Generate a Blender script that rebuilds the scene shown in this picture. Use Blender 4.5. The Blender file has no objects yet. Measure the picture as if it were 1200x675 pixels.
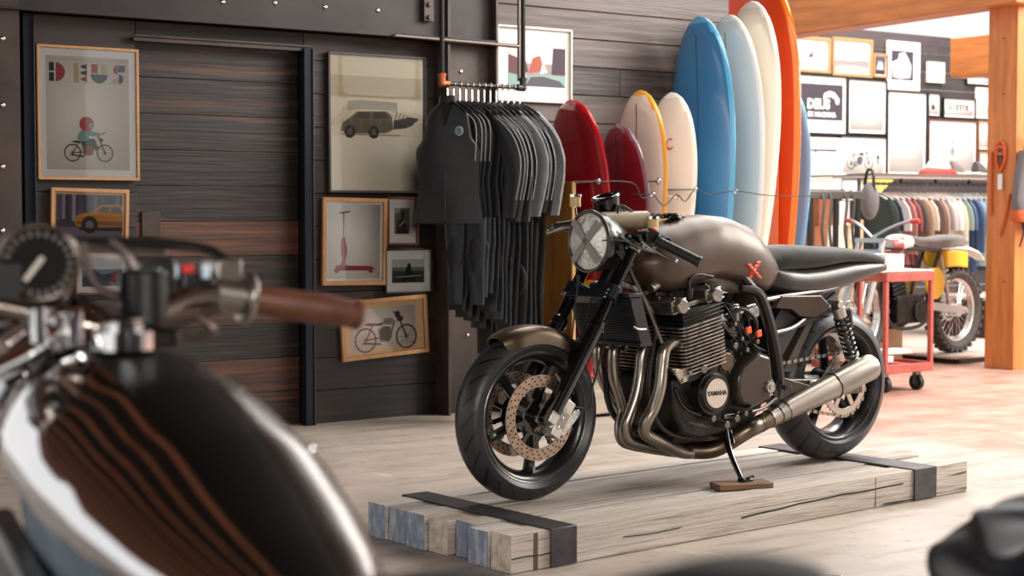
import bpy, bmesh, math, random
from mathutils import Vector, Matrix, Quaternion
random.seed(7)
PI = math.pi
COL = bpy.context.scene.collection
# ---------------------------------------------------------------- camera geometry (1200x675)
F = 1913.0; CH = 1.142; A = math.atan(92.5/1913); YAW = math.radians(54.6)
FX, FY = math.cos(YAW), math.sin(YAW); RX, RY = math.sin(YAW), -math.cos(YAW)
def ray(px, py):
    u = (px-600)/F; v = (337.5-py)/F
    h = math.cos(A)+v*math.sin(A); z = -math.sin(A)+v*math.cos(A)
    return Vector((h*FX+u*RX, h*FY+u*RY, z))
CAM = Vector((0, 0, CH))
def onz(px, py, z=0.0):
    d = ray(px, py); return CAM+d*((z-CH)/d.z)
def ony(px, py, Y):
    d = ray(px, py); return CAM+d*(Y/d.y)
def onx(px, py, X):
    d = ray(px, py); return CAM+d*(X/d.x)
def atd(px, py, dep):
    return CAM+ray(px, py)*dep
PT = 0.122                                     # height of the timber platform
P0 = onz(610, 587, PT); P1 = onz(962, 538, PT)
BX = (P1-P0).normalized(); BN = Vector((BX.y, -BX.x, 0))
BANG = math.atan2(BX.y, BX.x)
def bp(px, py, w=0.0):                         # a point of the big motorcycle: along, towards the viewer, up
    d = ray(px, py); o = P0+BN*w
    t = (o.x*BN.x+o.y*BN.y)/(d.x*BN.x+d.y*BN.y)
    q = CAM+d*t-P0
    return Vector((q.x*BX.x+q.y*BX.y, w, q.z))
# ---------------------------------------------------------------- mesh builder
def perp(a):
    a = Vector(a).normalized()
    r = Vector((0, 0, 1)) if abs(a.z) < .9 else Vector((1, 0, 0))
    u = a.cross(r).normalized(); return u, a.cross(u).normalized()
def catmull(pts, res=5, closed=False):
    pts = [Vector(p) for p in pts]; n = len(pts); out = []
    if n < 3: return pts
    for i in range(n if closed else n-1):
        p1, p2 = pts[i], pts[(i+1) % n]
        p0 = pts[i-1] if (i > 0 or closed) else p1*2-p2
        p3 = pts[(i+2) % n] if (i+2 < n or closed) else p2*2-p1
        for k in range(res):
            t = k/res
            out.append(.5*((2*p1)+(p2-p0)*t+(2*p0-5*p1+4*p2-p3)*t*t+(3*p1-p0-3*p2+p3)*t**3))
    if not closed: out.append(pts[-1])
    return out
def interp(tab, x):
    if x <= tab[0][0]: return tab[0][1:]
    for a, b in zip(tab, tab[1:]):
        if x <= b[0]:
            t = (x-a[0])/(b[0]-a[0]); t2 = t
            return tuple(p+(q-p)*t2 for p, q in zip(a[1:], b[1:]))
    return tab[-1][1:]
class MB:
    def __init__(s): s.v = []; s.f = []; s.mi = []; s.m = 0; s.M = None
    def add(s, vs, fs):
        o = len(s.v)
        for p in vs:
            p = Vector(p); s.v.append(s.M @ p if s.M else p)
        for f in fs: s.f.append([i+o for i in f]); s.mi.append(s.m)
        return s
    def box(s, c, d, R=None):
        c = Vector(c); vs = []
        for x in (-.5, .5):
            for y in (-.5, .5):
                for z in (-.5, .5):
                    p = Vector((x*d[0], y*d[1], z*d[2]))
                    vs.append(c+(R @ p if R else p))
        return s.add(vs, [(0,1,3,2), (4,6,7,5), (0,4,5,1), (2,3,7,6), (0,2,6,4), (1,5,7,3)])
    def bar(s, a, b, w, h, up=(0, 0, 1), w2=None, h2=None):
        a, b = Vector(a), Vector(b); d = (b-a).normalized(); up = Vector(up)
        if abs(d.dot(up)) > .98: up = Vector((0, 1, 0)) if abs(d.y) < .9 else Vector((1, 0, 0))
        x = d.cross(up).normalized(); z = x.cross(d).normalized(); vs = []
        for p, ww, hh in ((a, w, h), (b, w2 or w, h2 or h)):
            for i, k in ((-1,-1), (1,-1), (1,1), (-1,1)): vs.append(p+x*ww*i/2+z*hh*k/2)
        return s.add(vs, [(3,2,1,0), (4,5,6,7), (0,1,5,4), (1,2,6,5), (2,3,7,6), (3,0,4,7)])
    def rings(s, rs, caps=True, closed=False, cyc=True):
        n = len(rs[0]); vs = [p for r in rs for p in r]; fs = []
        m = len(rs)
        for i in range(m if closed else m-1):
            j = (i+1) % m
            for k in range(n if cyc else n-1):
                k2 = (k+1) % n; fs.append((i*n+k, i*n+k2, j*n+k2, j*n+k))
        if caps and not closed:
            fs.append(tuple(range(n-1, -1, -1))); fs.append(tuple((m-1)*n+k for k in range(n)))
        return s.add(vs, fs)
    def cyl(s, a, b, r, r2=None, n=16, caps=True):
        a, b = Vector(a), Vector(b); u, v = perp(b-a); r2 = r if r2 is None else r2
        return s.rings([[p+(u*math.cos(t*2*PI/n)+v*math.sin(t*2*PI/n))*q for t in range(n)] for p, q in ((a, r), (b, r2))], caps)
    def tube(s, pts, r, n=8, res=5, smooth=True, caps=True, flat=None):
        P = catmull(pts, res) if smooth else [Vector(p) for p in pts]
        R = r if isinstance(r, (list, tuple)) else None
        rs = []; u = None
        for i, p in enumerate(P):
            d = (P[min(i+1, len(P)-1)]-P[max(i-1, 0)])
            if d.length < 1e-9: d = Vector((0, 0, 1))
            d.normalize()
            if u is None: u, _ = perp(d)
            u = (u-d*u.dot(d)).normalized(); v = d.cross(u)
            if R:
                t = i/(len(P)-1)*(len(R)-1); k = min(int(t), len(R)-2); rr = R[k]+(R[k+1]-R[k])*(t-k)
            else: rr = r
            rs.append([p+(u*math.cos(q*2*PI/n)+v*math.sin(q*2*PI/n))*rr for q in range(n)])
        if flat:                                  # squash: (axis vector, factor)
            ax = Vector(flat[0]).normalized()
            rs = [[q-ax*((q-p).dot(ax))*(1-flat[1]) for q in ring] for p, ring in zip(P, rs)]
        return s.rings(rs, caps)
    def lathe(s, prof, o, ax, n=32, closed=False, caps=False, a0=0, a1=None):
        o = Vector(o); ax = Vector(ax).normalized(); u, v = perp(ax)
        full = a1 is None; cnt = n if full else n+1; a1 = 2*PI if full else a1
        rs = []
        for k in range(cnt):
            t = a0+(a1-a0)*k/n
            rs.append([o+ax*h+(u*math.cos(t)+v*math.sin(t))*r for r, h in prof])
        return s.rings(rs, caps=(not full), closed=full, cyc=closed)
    def torus(s, o, ax, R, r, n=32, k=8, a0=0, a1=None):
        return s.lathe([(R+r*math.cos(2*PI*i/k), r*math.sin(2*PI*i/k)) for i in range(k)], o, ax, n, closed=True, a0=a0, a1=a1)
    def ball(s, c, r, n=16, m=10, R=None, zmin=-1):
        c = Vector(c); r = (r, r, r) if not isinstance(r, (tuple, list, Vector)) else r; rs = []
        for i in range(m+1):
            t = -PI/2+PI*i/m; z = max(math.sin(t), zmin); q = math.cos(t) if math.sin(t) >= zmin else math.sqrt(max(0, 1-zmin*zmin))
            q = max(q, 1e-4); ring = []
            for k in range(n):
                p = Vector((math.cos(2*PI*k/n)*q*r[0], math.sin(2*PI*k/n)*q*r[1], z*r[2]))
                ring.append(c+(R @ p if R else p))
            rs.append(ring)
        return s.rings(rs)
    def prism(s, poly, ext):
        e = Vector(ext); n = len(poly); a = [Vector(p) for p in poly]
        vs = a+[p+e for p in a]
        fs = [tuple(range(n-1, -1, -1)), tuple(range(n, 2*n))]+[(i, (i+1) % n, n+(i+1) % n, n+i) for i in range(n)]
        return s.add(vs, fs)
    def poly(s, pts): return s.add(pts, [tuple(range(len(pts)))])
    def build(s, name, mats, parent=None, loc=(0, 0, 0), flip=False, bevel=0, sub=0, ang=.6, rot=None, seg=2):
        if not isinstance(mats, (list, tuple)): mats = [mats]
        L = Vector(loc); vs = []
        for p in s.v:
            q = p-L
            vs.append((q.x, -q.y, q.z) if flip else tuple(q))
        me = bpy.data.meshes.new(name); me.from_pydata(vs, [], s.f)
        for m in mats: me.materials.append(m)
        me.polygons.foreach_set('material_index', s.mi)
        bm = bmesh.new(); bm.from_mesh(me); bmesh.ops.recalc_face_normals(bm, faces=bm.faces)
        for f in bm.faces: f.smooth = True
        for e in bm.edges:
            if len(e.link_faces) == 2 and e.calc_face_angle(0) > ang: e.smooth = False
        bm.to_mesh(me); bm.free()
        o = bpy.data.objects.new(name, me); COL.objects.link(o)
        o.location = (L.x, -L.y, L.z) if flip else L
        if rot: o.rotation_euler = rot
        if parent: o.parent = parent
        if bevel:
            b = o.modifiers.new('bevel', 'BEVEL'); b.width = bevel; b.segments = seg; b.limit_method = 'ANGLE'; b.angle_limit = .6
            b.harden_normals = False
        if sub:
            b = o.modifiers.new('subd', 'SUBSURF'); b.levels = sub; b.render_levels = sub
        return o
def explode(o, name=None):
    me = o.data; bm = bmesh.new(); bm.from_mesh(me); bm.verts.ensure_lookup_table(); seen = {}; n = 0
    for v in bm.verts:
        if v.index in seen: continue
        st = [v]; seen[v.index] = n
        while st:
            q = st.pop()
            for e in q.link_edges:
                w = e.other_vert(q)
                if w.index not in seen: seen[w.index] = n; st.append(w)
        n += 1
    bm.free(); out = []
    for i in range(n):
        b = bmesh.new(); b.from_mesh(me); b.verts.ensure_lookup_table()
        bmesh.ops.delete(b, geom=[v for v in b.verts if seen[v.index] != i], context='VERTS')
        m = bpy.data.meshes.new(name or o.name); b.to_mesh(m); b.free()
        c = o.copy(); c.data = m; c.name = name or o.name
        for mt in me.materials:
            if mt.name not in [x.name for x in m.materials]: m.materials.append(mt)
        COL.objects.link(c); out.append(c)
    bpy.data.objects.remove(o); return out
def tag(o, label, cat=None, group=None, kind=None):
    if label: o['label'] = label
    if cat: o['category'] = cat
    if group: o['group'] = group
    if kind: o['kind'] = kind
    return o
def thing(name, label, cat, loc=(0, 0, 0), rz=0, group=None):
    o = bpy.data.objects.new(name, None); COL.objects.link(o); o.empty_display_size = .05
    o.location = loc; o.rotation_euler = (0, 0, rz); return tag(o, label, cat, group)
def struct(o): o['kind'] = 'structure'; return o
def dup(root, loc=None, rz=None, label=None):
    def cp(o, par):
        c = o.copy(); COL.objects.link(c)
        if par: c.parent = par
        for ch in list(kids.get(o.name, [])): cp(ch, c)
        return c
    kids = {}
    for o in bpy.data.objects:
        if o.parent: kids.setdefault(o.parent.name, []).append(o)
    r = cp(root, None)
    if loc is not None: r.location = loc
    if rz is not None: r.rotation_euler.z = rz
    if label: r['label'] = label
    return r
_tc = {}
def text_into(mb, s, size, M, depth=.001, bold=0):
    key = (s, size, depth, bold)
    if key not in _tc:
        cu = bpy.data.curves.new('t', 'FONT'); cu.body = s; cu.size = size; cu.extrude = depth; cu.offset = bold
        cu.align_x = 'CENTER'; cu.align_y = 'CENTER'; cu.resolution_u = 2
        ob = bpy.data.objects.new('t', cu); COL.objects.link(ob); bpy.context.view_layer.update()
        me = bpy.data.meshes.new_from_object(ob.evaluated_get(bpy.context.evaluated_depsgraph_get()))
        _tc[key] = ([v.co.copy() for v in me.vertices], [tuple(p.vertices) for p in me.polygons])
        bpy.data.objects.remove(ob); bpy.data.curves.remove(cu); bpy.data.meshes.remove(me)
    vs, fs = _tc[key]
    mb.add([M @ v for v in vs], fs)
# ---------------------------------------------------------------- materials
def srgb(c):
    if isinstance(c, str):
        c = tuple(int(c[i:i+2], 16)/255 for i in (0, 2, 4))
    return tuple((x/12.92 if x <= .04045 else ((x+.055)/1.055)**2.4) for x in c)+(1,)
_mc = {}
def mat(name, c, rough=.5, metal=0, c2=None, scale=8, stretch=(1, 1, 1), bump=0, spec=.5, coat=0, rv=0, detail=6, island=0, lo=.35, hi=.65, coord='Object', sheen=0, trans=0, alpha=1):
    if name in _mc: return _mc[name]
    m = bpy.data.materials.new(name); m.use_nodes = True; N = m.node_tree.nodes; K = m.node_tree.links
    b = N['Principled BSDF']; b.inputs['Base Color'].default_value = srgb(c); b.inputs['Roughness'].default_value = rough
    b.inputs['Metallic'].default_value = metal; b.inputs['Specular IOR Level'].default_value = spec
    b.inputs['Coat Weight'].default_value = coat; b.inputs['Sheen Weight'].default_value = sheen
    b.inputs['Transmission Weight'].default_value = trans; b.inputs['Alpha'].default_value = alpha
    if c2 is not None or bump or rv:
        tc = N.new('ShaderNodeTexCoord'); mp = N.new('ShaderNodeMapping'); mp.inputs['Scale'].default_value = stretch
        K.new(tc.outputs[coord], mp.inputs['Vector'])
        vec = mp.outputs[0]
        if island:
            gi = N.new('ShaderNodeNewGeometry'); vm = N.new('ShaderNodeVectorMath'); vm.operation = 'ADD'
            sc = N.new('ShaderNodeVectorMath'); sc.operation = 'SCALE'; sc.inputs[0].default_value = (13.1, 7.7, 5.3)
            K.new(gi.outputs['Random Per Island'], sc.inputs['Scale']); K.new(vec, vm.inputs[0]); K.new(sc.outputs[0], vm.inputs[1]); vec = vm.outputs[0]
        nz = N.new('ShaderNodeTexNoise'); nz.inputs['Scale'].default_value = scale; nz.inputs['Detail'].default_value = detail; nz.inputs['Roughness'].default_value = .62
        K.new(vec, nz.inputs['Vector'])
        if c2 is not None:
            mr = N.new('ShaderNodeMapRange'); mr.inputs[1].default_value = lo; mr.inputs[2].default_value = hi
            K.new(nz.outputs['Fac'], mr.inputs[0])
            mx = N.new('ShaderNodeMix'); mx.data_type = 'RGBA'; mx.inputs[6].default_value = srgb(c); mx.inputs[7].default_value = srgb(c2)
            fac = mr.outputs[0]
            if island:
                ad = N.new('ShaderNodeMath'); ad.operation = 'MULTIPLY_ADD'; ad.use_clamp = True
                s2 = N.new('ShaderNodeMath'); s2.operation = 'SUBTRACT'; s2.inputs[1].default_value = .5
                K.new(gi.outputs['Random Per Island'], s2.inputs[0]); K.new(s2.outputs[0], ad.inputs[0]); ad.inputs[1].default_value = island; K.new(fac, ad.inputs[2]); fac = ad.outputs[0]
            K.new(fac, mx.inputs[0]); K.new(mx.outputs[2], b.inputs['Base Color'])
        if bump:
            bu = N.new('ShaderNodeBump'); bu.inputs['Strength'].default_value = bump; bu.inputs['Distance'].default_value = .01
            K.new(nz.outputs['Fac'], bu.inputs['Height']); K.new(bu.outputs[0], b.inputs['Normal'])
        if rv:
            r2 = N.new('ShaderNodeMapRange'); r2.inputs[3].default_value = max(0, rough-rv); r2.inputs[4].default_value = min(1, rough+rv)
            K.new(nz.outputs['Fac'], r2.inputs[0]); K.new(r2.outputs[0], b.inputs['Roughness'])
    _mc[name] = m; return m
def glass_mat(name, tint=(1, 1, 1), ior=1.5, rough=0.0):
    if name in _mc: return _mc[name]
    m = bpy.data.materials.new(name); m.use_nodes = True; N = m.node_tree.nodes; K = m.node_tree.links; N.clear()
    o = N.new('ShaderNodeOutputMaterial'); t = N.new('ShaderNodeBsdfTransparent'); g = N.new('ShaderNodeBsdfGlossy'); f = N.new('ShaderNodeFresnel'); x = N.new('ShaderNodeMixShader')
    t.inputs[0].default_value = (*tint, 1); g.inputs['Roughness'].default_value = rough; f.inputs[0].default_value = ior
    K.new(f.outputs[0], x.inputs[0]); K.new(t.outputs[0], x.inputs[1]); K.new(g.outputs[0], x.inputs[2]); K.new(x.outputs[0], o.inputs[0])
    _mc[name] = m; return m
BLK = mat('satin black paint', '0c0c0d', .35, rv=.1, scale=20)
GLOSSBLK = mat('gloss black paint', '080809', .12, coat=.5)
RUB = mat('black rubber', '101011', .6, bump=.05, scale=60)
STEEL = mat('raw steel', '8b8984', .35, 1, c2='5f5c58', scale=30)
CHROME = mat('bright chrome', 'd8d8da', .07, 1)
ALU = mat('cast aluminium', 'b9b4ab', .38, 1, c2='8e8a84', scale=40, bump=.05)
DKALU = mat('dark cast engine metal', '35322f', .42, .7, c2='1d1b1a', scale=30, bump=.05)
BRONZE = mat('brushed bronze brown paint', '4b4036', .34, .75, c2='3a3029', scale=6, rv=.08, lo=.3, hi=.7)
# ================================================================ the setting
WY = 7.66
def floor_mat():
    m = bpy.data.materials.new('worn warm concrete and pavers'); m.use_nodes = True; N = m.node_tree.nodes; K = m.node_tree.links
    b = N['Principled BSDF']; b.inputs['Roughness'].default_value = .5
    tc = N.new('ShaderNodeTexCoord')
    def noise(sc, st, det=8, rg=.6):
        mp = N.new('ShaderNodeMapping'); mp.inputs['Scale'].default_value = st; K.new(tc.outputs['Object'], mp.inputs[0])
        n = N.new('ShaderNodeTexNoise'); n.inputs['Scale'].default_value = sc; n.inputs['Detail'].default_value = det; n.inputs['Roughness'].default_value = rg
        K.new(mp.outputs[0], n.inputs['Vector']); return n.outputs['Fac']
    def mix(f, a, c):
        x = N.new('ShaderNodeMix'); x.data_type = 'RGBA'
        if hasattr(f, 'default_value') or True: K.new(f, x.inputs[0])
        for i, q in ((6, a), (7, c)):
            if isinstance(q, str): x.inputs[i].default_value = srgb(q)
            else: K.new(q, x.inputs[i])
        return x.outputs[2]
    def rng(f, lo, hi, a=0, c=1):
        r = N.new('ShaderNodeMapRange'); r.inputs[1].default_value = lo; r.inputs[2].default_value = hi; r.inputs[3].default_value = a; r.inputs[4].default_value = c
        K.new(f, r.inputs[0]); return r.outputs[0]
    base = mix(rng(noise(1.3, (1, 1, 1)), .35, .65), '978b81', 'b0a296')
    base = mix(rng(noise(3.0, (.5, 3, 1)), .5, .8), base, '766b63')
    base = mix(rng(noise(14, (1, 1, 1)), .58, .8), base, '665c55')
    base = mix(rng(noise(2.2, (2.5, .5, 1), 4), .62, .75), base, 'cfc2b5')
    br = N.new('ShaderNodeTexBrick'); br.inputs['Scale'].default_value = 1; br.inputs['Brick Width'].default_value = .22; br.inputs['Row Height'].default_value = .11
    br.inputs['Mortar Size'].default_value = .006; br.inputs['Color1'].default_value = srgb('b08472'); br.inputs['Color2'].default_value = srgb('9c7161'); br.inputs['Mortar'].default_value = srgb('866a5e')
    K.new(tc.outputs['Object'], br.inputs['Vector'])
    brc = mix(rng(noise(2.5, (1, 1, 1)), .4, 1.0), br.outputs['Color'], 'bfa294')
    sx = N.new('ShaderNodeSeparateXYZ'); K.new(tc.outputs['Object'], sx.inputs[0])
    ad = N.new('ShaderNodeMath'); ad.operation = 'ADD'; K.new(sx.outputs[0], ad.inputs[0]); K.new(rng(noise(3, (1, 1, 1)), 0, 1, -.12, .12), ad.inputs[1])
    col = mix(rng(ad.outputs[0], 6.25, 6.35), base, brc)
    K.new(col, b.inputs['Base Color'])
    K.new(rng(noise(5, (1, 1, 1)), .3, .7, .32, .6), b.inputs['Roughness'])
    bu = N.new('ShaderNodeBump'); bu.inputs['Strength'].default_value = .15; bu.inputs['Distance'].default_value = .01; K.new(noise(20, (1, 1, 1)), bu.inputs['Height']); K.new(bu.outputs[0], b.inputs['Normal'])
    return m
fl = MB(); fl.box((8, 5, -.05), (26, 22, .1)); struct(fl.build('floor', floor_mat()))
CHARC = mat('charcoal stained planks', '2b1d18', .55, c2='120b09', scale=3.2, stretch=(.35, 1, 6), bump=.6, island=1.0)
GREYP = mat('lit tone grey planks', '594c48', .5, c2='29211f', scale=3.2, stretch=(.35, 1, 6), bump=.6, island=1.1)  # grey boards right of the column; the light falling there is painted in as lighter colour
BROWNP = mat('burnt brown planks', '643c28', .5, c2='17100f', scale=3.4, stretch=(.35, 1, 9), bump=.6, island=.9, lo=.25, hi=.56)
DSTEEL = mat('oiled dark steel', '493b35', .45, .2, c2='302623', scale=4, rv=.12)
BLUESTEEL = mat('blued steel angle', '1b1f28', .35, .6)
RIVET = mat('polished rivet', 'd8cfc4', .25, 1)
def planks(mb, x0, x1, z0, z1, y, h, th=.03, jog=.004, joints=True, gap=.005):
    z = z0; k = 0
    while z < z1-.01:
        hh = min(h, z1-z); cuts = [x0]
        if joints:
            x = x0+random.uniform(.9, 2.6)
            while x < x1-.5: cuts.append(x); x += random.uniform(1.6, 3)
        cuts.append(x1)
        for a, c in zip(cuts, cuts[1:]):
            j = random.uniform(0, jog)
            mb.box(((a+c)/2, y+th/2-j, z+hh/2), (c-a-.003, th, hh-gap))
        z += hh
w = MB()
w.m = 0; planks(w, 1.0, 3.17, 0, 3.4, WY, .175, gap=.0025)
planks(w, 4.10, 5.3, 0, 3.4, WY, .175, gap=.0025)
planks(w, 3.17, 4.10, 1.985, 3.4, WY, .175)
w.m = 1; planks(w, 5.3, 7.12, 0, 3.4, WY, .165)
w.m = 2; planks(w, 3.17, 4.10, 0, 1.985, WY+.06, .18, joints=False, gap=.0012)
w.m = 0; w.box((4.06, WY+.15, 1.7), (6.12, .1, 3.4))
struct(w.build('wall_back', [CHARC, GREYP, BROWNP], bevel=.002, seg=1))
# steel beam along the wall head, column, angles
t = MB()
t.box((3.2, WY-.05, 2.25), (4.1, .06, .37)); t.box((3.2, WY-.07, 2.072), (4.1, .14, .014))
t.m = 1
for px, py in ((262, 2), (323, 3), (382, 8), (444, 12)):
    p = ony(px, py, WY-.09); t.ball((p.x, WY-.082, p.z), (.012, .008, .012), 10, 6)
struct(t.build('trim_1', [mat('dark brown beam steel', '2c2323', .5, .2, c2='1c1616', scale=3, rv=.12), RIVET]))
t = MB(); cx0 = ony(522, 200, WY-.1).x; cx1 = ony(578, 200, WY-.1).x
t.box(((cx0+cx1)/2, WY-.05, 1.7), (cx1-cx0, .02, 3.4))
for x in (cx0, cx1): t.box((x, WY-.07, 1.7), (.014, .14, 3.4))
t.m = 1
for py in (20, 84, 393):
    p = ony(540+(8 if py > 300 else 0), py, WY-.06); t.ball((p.x, WY-.062, p.z), (.012, .008, .012), 10, 6)
t.m = 0; p = ony(500, 10, WY-.09); t.box((p.x, WY-.09, p.z+.08), (.06, .05, .3))
for dz in (-.05, .02, .1): t.cyl((p.x, WY-.13, p.z+dz), (p.x, WY-.1, p.z+dz), .014, n=6)
struct(t.build('trim_2', [DSTEEL, RIVET]))
t = MB(); x = ony(30, 200, WY).x
t.box((x, WY-.035, 1.03), (.05, .05, 2.06)); t.box((x+.022, WY-.06, 1.03), (.008, .03, 2.06))
struct(t.build('trim_3', BLUESTEEL, bevel=.003))
t = MB(); t.box((4.095, WY-.03, .99), (.045, .06, 1.98)); t.m = 1; t.box((4.122, WY-.035, .99), (.008, .07, 1.98))
t.m = 0; t.m = 1; t.box((3.63, WY-.02, 1.975), (.97, .04, .02)); t.box((3.63, WY-.045, 1.992), (.97, .012, .012))
struct(t.build('trim_4', [BLUESTEEL, DSTEEL], bevel=.002))
t = MB(); xl = ony(22, 100, WY-.08).x
t.box(((1.0+xl)/2, WY-.06, 1.7), (xl-1.0, .08, 3.4)); t.m = 1
for py in (45, 123, 195, 270):
    p = ony(3, py, WY-.1); t.ball((p.x, WY-.102, p.z), (.012, .008, .012), 10, 6)
struct(t.build('trim_5', [DSTEEL, RIVET]))
# flat sliding-door lock plate
lp = MB(); a = ony(166, 248, WY+.05); c = ony(188, 278, WY+.05)
lp.box(((a.x+c.x)/2, WY+.052, (a.z+c.z)/2), (c.x-a.x, .012, a.z-c.z)); struct(lp.build('trim_6', DSTEEL, bevel=.002))
# ceiling of the front room, walls that close it off
CEIL = mat('dark ceiling boards', '231d1a', .7, c2='17120f', scale=3, stretch=(1, 6, 1), bump=.3)
c = MB(); c.box((.5, 2.3, 3.55), (13.0, 11.0, .1)); c.m = 1
for i in range(24): c.box((-5.6+.52*i, 2.3, 3.38), (.10, 11.0, .24))
struct(c.build('ceiling', [CEIL, mat('red brown rafters', '9a6242', .55, c2='7a4a30', scale=4)]))
k = MB(); k.box((.5, -3.2, 1.75), (13.0, .1, 3.5)); struct(k.build('wall_front', mat('dark rear boards', '2a2321', .7)))
# shop room
SY = 11.0
w = MB(); planks(w, 7.6, 19, 0, 2.88, SY, .18); w.m = 0
struct(w.build('wall_shop', mat('grey shop wall planks', '4a4042', .6, c2='352d2f', scale=2, stretch=(.5, 1, 6), bump=.2, island=.8), bevel=.003, seg=1))
FIRW = mat('orange fir timber', 'cf8344', .5, c2='a8672f', scale=3, stretch=(6, 6, .7), bump=.12, lo=.35, hi=.7)
FIRX = mat('orange fir beam', 'c97c40', .5, c2='a3622e', scale=3, stretch=(6, .7, 6), bump=.12, lo=.35, hi=.7)
# post: near corner at pixel (1187,434)
q = onz(1187, 434); q2 = onz(1165, 430)
PD = .25
t = MB(); t.box((q.x+.14, q.y+PD/2, 1.7), (.28, PD, 3.4))
t.m = 1
for py in (45, 110, 330): 
    p = onx(1176, py, q.x-.002); t.cyl((q.x-.002, p.y, p.z), (q.x+.01, p.y, p.z), .009, n=10)
struct(t.build('trim_7', [FIRW, mat('knot', '6d3a1a', .6)], bevel=.008))
POSTX, POSTY = q.x, q.y
# big rafter beam from the post away to the left
a = onx(938, 42, 9.45); c = onx(1165, 8, 9.45)
t = MB(); t.bar((9.55, c.y-.2, c.z+.19-.0), (9.55, a.y+1.4, a.z+.17), .24, .36); struct(t.build('trim_8', FIRX, bevel=.008))
t = MB(); a = onx(1112, 91, 11.3); c = onx(1166, 89, 11.3); tp = onx(1112, 45, 11.3)
t.box((11.42, (a.y+c.y)/2-.3, (a.z+tp.z)/2), (.22, abs(a.y-c.y)+.6, tp.z-a.z)); struct(t.build('trim_9', FIRX, bevel=.008))
# ================================================================ timber platform
PA = onz(600, 628.5, PT); PB = onz(1134.4, 540.7, PT); PC = onz(430, 587, PT)
px_ = (PB-PA); PL = px_.length; ang = math.atan2(px_.y, px_.x); PW = .80
root = thing('timber_platform', 'platform of weathered grey square timbers bound by two steel straps, under the motorcycle', 'platform', (PA.x, PA.y, 0), ang)
def timber_mat(i, c, c2, c3, endc):
    m = bpy.data.materials.new('weathered timber %d' % i); m.use_nodes = True; N = m.node_tree.nodes; K = m.node_tree.links
    b = N['Principled BSDF']; b.inputs['Roughness'].default_value = .8
    tc = N.new('ShaderNodeTexCoord')
    def nz(sc, st, lo, hi, det=8):
        mp = N.new('ShaderNodeMapping'); mp.inputs['Scale'].default_value = st; mp.inputs['Location'].default_value = (i*3.1, i*1.7, 0); K.new(tc.outputs['Object'], mp.inputs[0])
        n = N.new('ShaderNodeTexNoise'); n.inputs['Scale'].default_value = sc; n.inputs['Detail'].default_value = det; n.inputs['Roughness'].default_value = .65; n.inputs['Distortion'].default_value = .3; K.new(mp.outputs[0], n.inputs['Vector'])
        r = N.new('ShaderNodeMapRange'); r.inputs[1].default_value = lo; r.inputs[2].default_value = hi; K.new(n.outputs['Fac'], r.inputs[0]); return r.outputs[0]
    def mix(f, a, q):
        x = N.new('ShaderNodeMix'); x.data_type = 'RGBA'; K.new(f, x.inputs[0])
        for k, v in ((6, a), (7, q)):
            if isinstance(v, str): x.inputs[k].default_value = srgb(v)
            else: K.new(v, x.inputs[k])
        return x.outputs[2]
    col = mix(nz(2.0, (.5, 8, 8), .35, .65), c, c2)
    col = mix(nz(3, (1.2, 30, 30), .5, .72), col, c3)
    col = mix(nz(2.5, (.35, 14, 14), .64, .69, 3), col, '2a2420')
    K.new(col, b.inputs['Base Color'])
    bu = N.new('ShaderNodeBump'); bu.inputs['Strength'].default_value = .6; bu.inputs['Distance'].default_value = .01; K.new(nz(3, (1.0, 26, 26), .3, .7), bu.inputs['Height']); K.new(bu.outputs[0], b.inputs['Normal'])
    return m
ENDB = mat('blue grey painted timber end', '7b8596', .8, c2='b4bac2', scale=18, stretch=(1, 2, .6), bump=.4, lo=.45, hi=.7)
ENDW = mat('pale sawn timber end', 'd3c8ba', .85, c2='a99c8d', scale=30, bump=.3)
palette = [('c6bbb0', 'aea196', '857a70'), ('d0c6bc', 'b5aaa0', '8d8178'), ('b9aea6', '9d938b', '776d66'), ('c2b1a4', 'a89a8e', '80746a'),
           ('cfc5b9', 'b3a89c', '8a7f74'), ('beb4ab', '998f87', '786f67'), ('d6ccc2', 'bcb1a6', '8e8379')]
nb = 7; ww = PW/nb
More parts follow.
